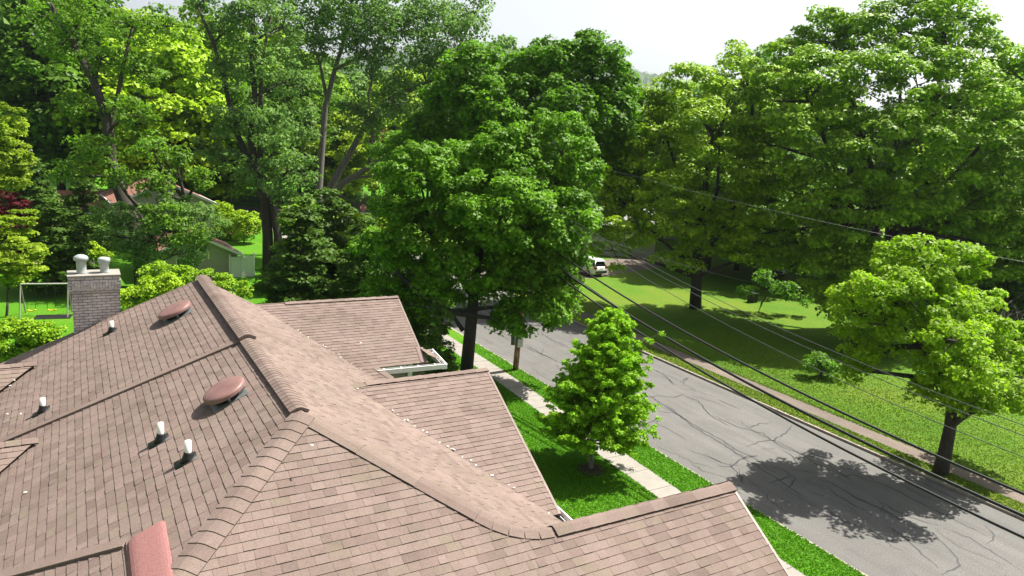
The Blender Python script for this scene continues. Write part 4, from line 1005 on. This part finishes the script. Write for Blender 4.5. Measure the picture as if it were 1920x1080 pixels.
# small ornamental tree on the lawn
sT = G(1108, 882, .12); dS = 30.6
def ornamental():
    root = empty('ornamental_tree', sT, 'small bright green conical tree on the lawn in a mulch ring', 'tree')
    axis0 = P(1112, 800, dS); axis1 = P(1152, 590, dS); mb = MB()
    mb.tube([sT-up*.1, P(1109, 850, dS), axis0, P(1125, 700, dS), axis1], [.11, .095, .085, .05, .012], 8)
    cc = []; rcs = []
    h0, h1 = axis0[2]-.25, axis1[2]
    for k in range(150):
        t = (k+.5)/150; z = h0+(h1-h0)*t**1.05; ax = sT[:2]+(axis1[:2]-sT[:2])*t; a = k*2.399+rng.normal()*.25
        maxr = (2.62*(1-t)**.66*(.78+.22*min(1, t*7)))*(.64+.40*rng.random()) * (1.14 if rng.random() < .18 else 1) + .1
        rise = maxr*(.18+.45*t); base_ = np.array([ax[0], ax[1], z-.15])
        tip = np.array([ax[0]+math.cos(a)*maxr, ax[1]+math.sin(a)*maxr, z+rise-.2*(1-t)])
        mb.tube([base_, (base_+tip)/2+up*.05, tip], [.028, .018, .006], 5, cap=False)
        n_ = max(3, int(maxr/.105))
        for j in range(n_):
            s_ = .25+.75*(j+1)/n_; p = base_+(tip-base_)*s_+rng.normal(size=3)*np.array([.12, .12, .09]); cc.append(p); rcs.append(.16*(1-.35*s_)+.06)
            if s_ > .4 and rng.random() < .7:
                cc.append(p+np.array([math.cos(a+1.6), math.sin(a+1.6), .1])*rng.normal()*.16*(1+maxr*.3)); rcs.append(.15)
    for e in ((1222,640,.5),(1240,625,.25),(1205,650,.5),(1120,592,.3),(1128,605,.4),(1230,760,.2),(1215,765,.3),(1235,785,.15),(1030,740,.15),(1045,742,.3),(1080,640,.2),(1085,665,.3),(1215,690,.3)):
        p = P(e[0], e[1], dS); cc.append(p); rcs.append(.2)
        mb.tube([p, p+(P(1130, e[1]+45, dS)-p)*.9], [.008, .025], 4, cap=False)
        for s_ in (.25, .5): cc.append(p+(P(1130, e[1]+45, dS)-p)*s_); rcs.append(.2)
    t_ = mb.build('trunk', M_BARKG, root, True, loc=sT); t_.location = (0, 0, 0)
    pos, nrm, size, tone = clump_leaves(np.array(cc), np.array(rcs), 34, .10, .6, .25, .45, .85)
    c = leaf_mesh('crown', pos, nrm, size, tone, leaf_mat('leaf_fresh', (.16, .31, .006), (.30, .53, .02)), root, loc=sT); c.location = (0, 0, 0)
ornamental()

# leaning multi stem tree, wispy crown
T6 = [(560,40,60,3),(640,20,70,2),(720,40,70,0),(790,30,60,1),(850,70,60,0),(870,20,40,1),(600,90,40,1),(700,120,50,0),(780,120,60,0),(840,140,45,0),(740,190,45,-2),(690,235,38,0),(660,70,45,0),(905,0,20,2),(560,120,40,4),(800,200,45,1),(600,-20,60,2),(700,-20,60,2),(780,60,50,2),(870,130,40,0),(660,200,26,0)]
dL = 72
make_tree('silver_maple', 'tall leaning grey stemmed tree with a wispy pale crown left of the centre', 'tree', base_at(590, dL), px_lobes(T6, dL-3), leaf=L_WISP, bark=M_BARKG, spacing=1.35, rc=.85, npl=46, ls=.26, flat=.8, bottom=.8, up=.35, twigs=260, inner=.4, tr=.3,
  stems=[(px_stem([(592,470),(596,400),(598,355),(603,290),(610,200),(628,130),(650,60),(660,0)], dL), .46), (px_stem([(596,460),(606,400),(620,350),(655,290),(690,225),(740,180),(800,155),(835,130),(865,80)], dL-2), .42), (px_stem([(600,450),(612,400),(640,345),(690,315),(730,290),(780,235),(830,190)], dL-4), .40), (px_stem([(628,130),(665,112),(700,108),(720,60)], dL), .2), (px_stem([(612,180),(600,120),(575,60)], dL), .2), (px_stem([(690,315),(700,250),(690,180)], dL-4), .16), (px_stem([(650,335),(700,330),(760,300),(800,285)], dL-4), .14)])
# double trunk tree left
T7 = [(470,30,60,0),(420,60,55,2),(530,50,55,2),(480,110,55,0),(420,140,50,1),(540,150,50,2),(560,240,50,0),(500,230,50,-2),(440,230,55,0),(540,320,60,-2),(490,330,50,-3),(400,290,40,0),(550,380,35,-1),(380,0,50,2),(500,-20,60,2),(530,270,50,-3)]
make_tree('silver_maple', 'tall double trunked tree with bluish green leaves left of the leaning stems', 'tree', base_at(510, 64), px_lobes([(e[0], e[1], e[2]*.85)+tuple(e[3:]) for e in T7], 63), leaf=L_WISP, bark=M_BARK, spacing=1.25, rc=.68, npl=44, ls=.24, flat=.8, bottom=.8, up=.3, twigs=220, inner=.4, tr=.3,
  stems=[(px_stem([(503,545),(502,440),(497,375),(482,330),(470,260),(478,180),(470,90),(478,0)], 64), .5), (px_stem([(520,540),(521,440),(510,380),(485,340),(440,240),(420,150),(400,80),(370,10)], 64), .4), (px_stem([(488,300),(488,220),(490,120),(510,20)], 64), .28)])
# big trunk left, behind the chimney
T8 = [(240,50,50,0),(190,110,42,0),(265,135,40,1),(310,50,40,2),(150,30,50,0),(110,90,42,0),(245,215,38,-2),(285,280,36,-3),(170,280,40,-2),(330,300,30,-2),(310,340,34,-4),(150,200,36,-1),(300,400,34,-5),(350,440,30,-5),(385,330,26,-2),(80,30,45,2),(215,330,30,-3),(130,330,34,-1),(275,350,28,-4)]
make_tree('silver_maple', 'large dark trunked tree behind the chimney reaching out of the picture at the upper left', 'tree', base_at(266, 55), px_lobes(T8, 55), leaf=leaf_mat('leaf_soft_green', (.085, .17, .012), (.18, .32, .035)), bark=M_BARK, spacing=1.1, rc=.62, npl=44, ls=.21, flat=.7, bottom=.7, up=.4, twigs=200, inner=.35, tr=.3,
  stems=[(px_stem([(268,540),(265,480),(250,420),(225,360),(205,290),(200,220),(175,150),(130,70),(90,0)], 55), .62), (px_stem([(240,400),(215,330),(208,240),(230,130),(250,40)], 55), .3), (px_stem([(280,530),(272,450),(262,390)], 54), .3), (px_stem([(262,470),(300,430),(350,380)], 54), .15)])

# prototypes for the background woods
def proto(name, kind, label, mat, hgt, wid, seed, ls=.42, spacing=1.8, rc=1.15, npl=62, bark=None, flat=.55, twigs=60, cat='tree'):
    global rng; rng = np.random.default_rng(seed)
    lob = []
    if kind == 'round':
        nl = 15
        for k in range(nl):
            a = k*2.4; t = (k+.5)/nl; rr = wid*.5*(.35+.35*rng.random())*(1.1-.5*t); z = hgt*(.32+.58*t)
            ra = wid*.5*.62*math.sin(math.pi*min(1, .25+t*.7)); lob.append((np.array([math.cos(a)*ra, math.sin(a)*ra, z]), (rr*1.1, rr*1.1, rr*.85)))
    elif kind == 'column':
        for k in range(9):
            t = (k+.5)/9; rr = wid*.5*(1-.75*t)*(.85+.3*rng.random()); lob.append((np.array([rng.normal()*.2*wid*.3, rng.normal()*.2*wid*.3, hgt*(.12+.85*t)]), (rr, rr, hgt*.09)))
    return make_tree(name, label, cat, (0, 0, 0), lob, leaf=mat, spacing=spacing, rc=rc, npl=npl, ls=ls, flat=flat, bottom=.45, twigs=twigs, tr=hgt*.018, bark=bark, fork=.25)
used = {}
def place(pr, base, s, rz, label, group, sz=None, name=None):
    if pr not in used: o = pr; used[pr] = 1
    else:
        o = pr.copy(); link(o)
        for ch in pr.children:
            c = ch.copy(); link(c, o)
    o.location = base; o.rotation_euler = (0, 0, rz); o.scale = (s, s, sz or s)
    o['label'] = label
    if group: o['group'] = group
    return o
pR1 = proto('deciduous_tree', 'round', 'x', L_FAR, 18, 13, 21); pR2 = proto('deciduous_tree', 'round', 'x', L_MID, 18, 12, 22)
pR3 = proto('deciduous_tree', 'round', 'x', L_LIME, 17, 12, 23); pR4 = proto('deciduous_tree', 'round', 'x', L_YEL, 14, 10, 24)
pR5 = proto('deciduous_tree', 'round', 'x', L_WISP, 19, 12, 25, npl=44, spacing=1.9)
pC1 = proto('conifer_tree', 'column', 'x', L_CON, 14, 6.5, 26, ls=.34, spacing=1.2, rc=.8)
GB = 'trees of the background wood'
back = [ # px, depth, top px y, proto, label
 (30,92,-40,pR1,'dark tree in the upper left corner of the picture'),
 (120,86,-30,pR1,'dark tree just right of the upper left corner'),
 (215,100,-20,pR2,'mid green background tree above the pale green house'),
 (320,84,60,pR3,'sunlit lime tree between the two left silver maples'),
 (270,96,20,pR3,'taller sunlit lime tree behind the big left trunk'),
 (395,108,10,pR2,'mid green background tree above the white far house'),
 (430,88,150,pR1,'dark rounded tree left of the double trunk'),
 (350,96,200,pR1,'low dark tree behind the beige roofs'),
 (520,118,40,pR2,'mid green far tree behind the double trunk'),
 (560,104,130,pR1,'dark far tree left of the leaning stems'),
 (610,130,100,pR5,'hazy pale tree seen between the leaning stems'),
 (645,100,215,pR4,'feathery yellow green tree behind the leaning stems'),
 (700,132,130,pR5,'pale far tree between the leaning stems and the dark maple'),
 (760,122,120,pR3,'lime far tree behind the leaning stems, right side'),
 (800,118,230,pR2,'mid green far tree beside the central maple'),
 (860,128,90,pR5,'pale tree top behind the second dark maple'),
 (930,118,70,pR5,'second pale tree top behind the second dark maple'),
 (1200,120,190,pR3,'lime tree right of the dark maples below the hill'),
 (1250,135,180,pR5,'pale tree below the wooded hill'),
 (1310,112,160,pR4,'yellow green tree behind the lime tree'),
 (1390,100,95,pR5,'feathery topped tree rising above the lime tree'),
 (1440,92,110,pR3,'lime tree between the lime tree and the huge maple'),
 (1480,84,240,pR1,'dark tree behind the huge right maple, left part'),
 (1560,86,200,pR1,'dark tree behind the huge right maple, middle part'),
 (1700,84,160,pR2,'mid green tree behind the huge right maple'),
 (1820,80,120,pR2,'mid green tree behind the huge right maple, far right'),
 (1910,66,100,pR3,'lime tree at the right edge of the picture'),
 (1960,58,250,pR2,'tree beyond the right edge whose crown enters the picture'),
 (1100,104,250,pR2,'mid green tree behind the pale roofs at the centre'),
 (1160,96,330,pR1,'low dark tree beside the pale house at the centre'),
 (1325,77,235,pR2,'mid green tree added close behind the lime spreading tree to shade the lawn'),  # added tree, put here to cast shade on the far lawn
 (1380,80,235,pR1,'dark tree behind the far lawn, made taller to shade it'),  # height raised so its shade reaches the far lawn
 (1450,74,285,pR1,'dark tree behind the bin, made taller to shade the far lawn'),  # also raised, for more shade across the lawn
 (1530,72,350,pR1,'low dark tree at the back of the shaded far lawn'),
 (1760,66,430,pR1,'dark tree directly behind the kerbside maple'),
 (1860,60,470,pR1,'dark tree behind the kerbside maple at the right'),
]
for i, (px, dd, ty, pr, lab) in enumerate(back):
    b = base_at(px, dd); t_ = P(px, ty, dd); hgt = max(t_[2], 3); h0 = {pR1: 18, pR2: 18, pR3: 17, pR4: 14, pR5: 19}[pr]*.99
    s = hgt/h0; place(pr, b, max(s, .55), i*1.3, lab, GB, sz=s)
for i, (px, dd, ty, lab, sx) in enumerate([(112,52,375,'dark layered evergreen above the deck beside the chimney',1.5),(560,50,375,'dense dark evergreen left of the central maple, the leftmost one',1.35),(620,54,360,'dense dark evergreen below the leaning stems',1.3),(680,49,410,'dense evergreen between the leaning stems and central maple',1.3),
    (735,46,470,'dark evergreen against the left flank of the central maple',1.2),(820,37,560,'evergreen behind the gable ridge beside the maple trunk',.8),(770,42,520,'dark evergreen behind the far wing roof',1.1),(60,70,300,'dark spruce behind the red maple',1.5),(160,66,330,'dark spruce right of the red maple',1.3),(400,100,290,'dark spruce left of the far fence',1.4),(1010,75,320,'dark evergreen hidden behind the central maple',1.4)]):
    b = base_at(px, dd); t_ = P(px, ty, dd); s = t_[2]/13.8; place(pC1, b, s*sx, i*2.1, lab, 'evergreens', sz=s)
rng = np.random.default_rng(5)
# individually shaped smaller trees and shrubs
def shrub(name, label, lobes, d, leaf, ls, sp, rc, npl, cat='shrub', flat=.7, group=None, base=None, tr=.08, up=.6):
    lb_ = px_lobes(lobes, d); b = base if base is not None else base_at(lobes[0][0], d); 
    return make_tree(name, label, cat, b, lb_, leaf=leaf, ls=ls, spacing=sp, rc=rc, npl=npl, tr=tr, flat=flat, twigs=20, group=group, bottom=.9, fork=.2, up=up)
shrub('japanese_maple', 'dark red japanese maple at the left edge behind the lime foliage', [(15,385,34),(50,425,30),(55,465,22),(20,420,26),(70,440,20)], 52, L_RED, .16, .6, .4, 60, 'tree', .4)
shrub('maple_tree', 'bright yellow green layered maple at the left edge, lower one', [(10,440,38),(35,480,38,-1),(10,510,34),(55,510,22,-1,12),(-20,470,40),(40,410,20)], 44, L_YEL, .15, .55, .4, 70, 'tree', .35, up=.9)
shrub('maple_tree', 'bright yellow green tree at the left edge, upper one', [(0,230,40),(15,290,36),(0,340,36),(-30,280,50),(30,330,22)], 58, L_YEL, .2, .75, .5, 66, 'tree', .45)
shrub('rhododendron', 'green shrub at the left edge below the swing set, against the roof', [(30,640,50),(70,625,34),(0,660,40),(90,645,20)], 33, L_MID, .12, .42, .3, 70)
shrub('rhododendron', 'bright leaved shrub between the chimney and the far roof corner', [(255,560,30),(290,545,28),(240,590,22),(320,540,25)], 36, L_LIME, .12, .42, .3, 66)
shrub('rhododendron', 'dark shrub behind the ridge end of the roof', [(340,530,35),(400,530,30),(300,520,30),(440,545,25)], 45, L_MID, .14, .5, .35, 66)
shrub('bush', 'bright lime bush on the mulch bed, the larger left one', [(412,400,20),(432,404,22),(420,428,24),(440,432,20)], 78, L_LIME, .2, .7, .5, 70)
shrub('bush', 'bright lime bush on the mulch bed, the lower right one', [(455,412,24,0,14),(470,422,18,0,14),(462,432,20,0,14)], 76, L_LIME, .2, .7, .5, 70)
shrub('bush', 'lime green bush below the stop sign', [(725,425,26),(700,440,30),(650,420,30),(665,450,30),(740,400,20)], 66, L_LIME, .18, .65, .45, 70)
shrub('bush', 'round grey green bush in front of the far fence by the leaning stems', [(640,358,22),(662,362,20)], 104, L_WISP, .25, .9, .6, 60)
shrub('dogwood_tree', 'loose flowering tree in front of the beige houses', [(330,400,40),(380,420,40),(300,450,40),(205,402,30),(225,445,34),(262,405,30),(340,470,40),(260,480,30)], 52, L_WISP, .15, .7, .42, 50, 'tree')
shrub('bush', 'lime bush behind the chimney flues', [(160,470,24,0,14),(185,478,18,0,12)], 56, L_LIME, .15, .5, .35, 66)
shrub('bush', 'dark ivy covered mass under the leaning stems', [(580,420,46),(610,460,50),(560,480,46),(640,490,46)], 57, L_MID, .2, .7, .45, 66)
shrub('bush', 'low shaded bush on the far lawn left of the kerbside tree', [(1535,682,24,0,16),(1555,690,20,0,12)], 44, L_DARK, .16, .6, .4, 50)
shrub('japanese_maple', 'reddish tree glimpsed behind the leaning branches', [(715,262,22),(700,280,16),(740,285,16)], 96, L_RED, .3, 1.0, .6, 40, 'tree')
shrub('sapling_tree', 'thin dark sapling beside the bin on the far lawn', [(1430,520,24,0,12),(1465,540,26,0,12),(1400,545,20,0,8),(1500,560,22,0,9)], 60, L_DARK, .2, .8, .45, 36, 'tree', base=G(1427, 568))

# bare twig tree behind kerbside tree (dead branches)
mb = MB(); root = empty('dead_tree', base_at(1885, 44), 'bare grey twiggy tree behind the kerbside maple at the right edge', 'tree')
b0 = np.array(root.location); t0 = P(1880, 640, 44)
mb.tube([b0, (b0+t0)/2, t0], [.14, .1, .07], 7)
for k in range(40):
    a_ = t0+rng.normal(size=3)*.15; e_ = P(1880+rng.normal()*32, 600+rng.normal()*26, 44+rng.normal()*.8); p_ = curve_pts(a_, e_, .25, 5); mb.tube(p_, [.03, .022, .015, .01, .006], 4, cap=False)
    e2 = p_[3]+rng.normal(size=3)*.5; mb.tube([p_[3], e2], [.01, .005], 4, cap=False)
lb(mb, 'branches', M_BARKG, root)
# bare twig above the dark maple
mb = MB(); b0 = P(1158, 150, 70); 
rt = empty('dead_tree', base_at(1080, 62), 'thin bare treetop poking above the second dark maple', 'tree')
mb.tube([base_at(1080, 62), P(1110, 300, 62), P(1150, 160, 62), P(1157, 135, 62), P(1160, 110, 62), P(1164, 84, 62)], [.16, .1, .05, .035, .025, .01], 5); mb.tube([P(1160, 112, 62), P(1155, 98, 62)], [.02, .01], 4); lb(mb, 'branches', M_BARKG, rt)

# far wooded hill
rng = np.random.default_rng(9)
hc = P(1235, 140, 1500)
mb = MB(); nx, ny = 60, 14; vs = []
def hz(x, t): return -2+(.42+.58/(1+math.exp(-(x+250)/160)))*(225+9*math.sin(x*.004+1)+5*math.sin(x*.013)-max(0, (x-200))*.03)*min(1, t*1.0)
for j in range(ny):
    for i in range(nx):
        x = -1500+3400*i/(nx-1); t = j/(ny-1); yv = 700+1100*t; vs.append((x+hc[0]-200, yv, hz(x, t)*t**.8))
mb.add(vs, [(j*nx+i, j*nx+i+1, (j+1)*nx+i+1, (j+1)*nx+i) for j in range(ny-1) for i in range(nx-1)])
M_HILL = plain('hill_forest_floor', (.03, .06, .015), .95)
tag(mb.build('hill', M_HILL), 'distant hill covered with hazy blue green forest', kind='structure')
C = []
for k in range(5200):
    x = -1500+3400*rng.random(); t = rng.random()**.8; C.append((x+hc[0]-200, 700+1100*t, hz(x, t)*t**.8+5))
C = np.array(C); d_ = np.arctan2(C[:, 0], C[:, 1]); 
pos, nrm, size, tone = clump_leaves(C, 5.5+3.5*rng.random(len(C)), 46, 3.0, .8, 0, .6, .2)
o = leaf_mesh('forest', pos, nrm, size, tone, L_FAR); tag(o, 'hazy unbroken forest canopy on the distant hill', 'forest', kind='stuff')
# mid distance woods in front of the hill
C = []
for k in range(900):
    dd = 170+430*rng.random(); px = -100+2150*rng.random(); b = base_at(px, dd); C.append((b[0], b[1], 8+4*rng.random()))
C = np.array(C); pos, nrm, size, tone = clump_leaves(C, 5+2*rng.random(len(C)), 260, 1.1, 1.1, 0, .6, .2)
o = leaf_mesh('woodland', pos, nrm, size, tone, L_FAR); tag(o, 'far woodland beyond the neighbourhood, in front of the hill', 'woodland', kind='stuff')

# haze
mb = MB(); mb.box((200, 900, 140-1.5), (5000, 2500, 283)); hz_o = mb.build('haze', None)
hz_o.data.materials.clear()
m = bpy.data.materials.new('air'); m.use_nodes = True; n = m.node_tree.nodes; n.clear(); out = n.new('ShaderNodeOutputMaterial')
pv = n.new('ShaderNodeVolumePrincipled'); pv.inputs['Color'].default_value = (.78, .88, 1, 1); pv.inputs['Density'].default_value = .00010; pv.inputs['Anisotropy'].default_value = .3
m.node_tree.links.new(pv.outputs[0], out.inputs['Volume']); hz_o.data.materials.append(m)
tag(hz_o, 'thin pale daylight haze over the neighbourhood', 'haze', kind='stuff')
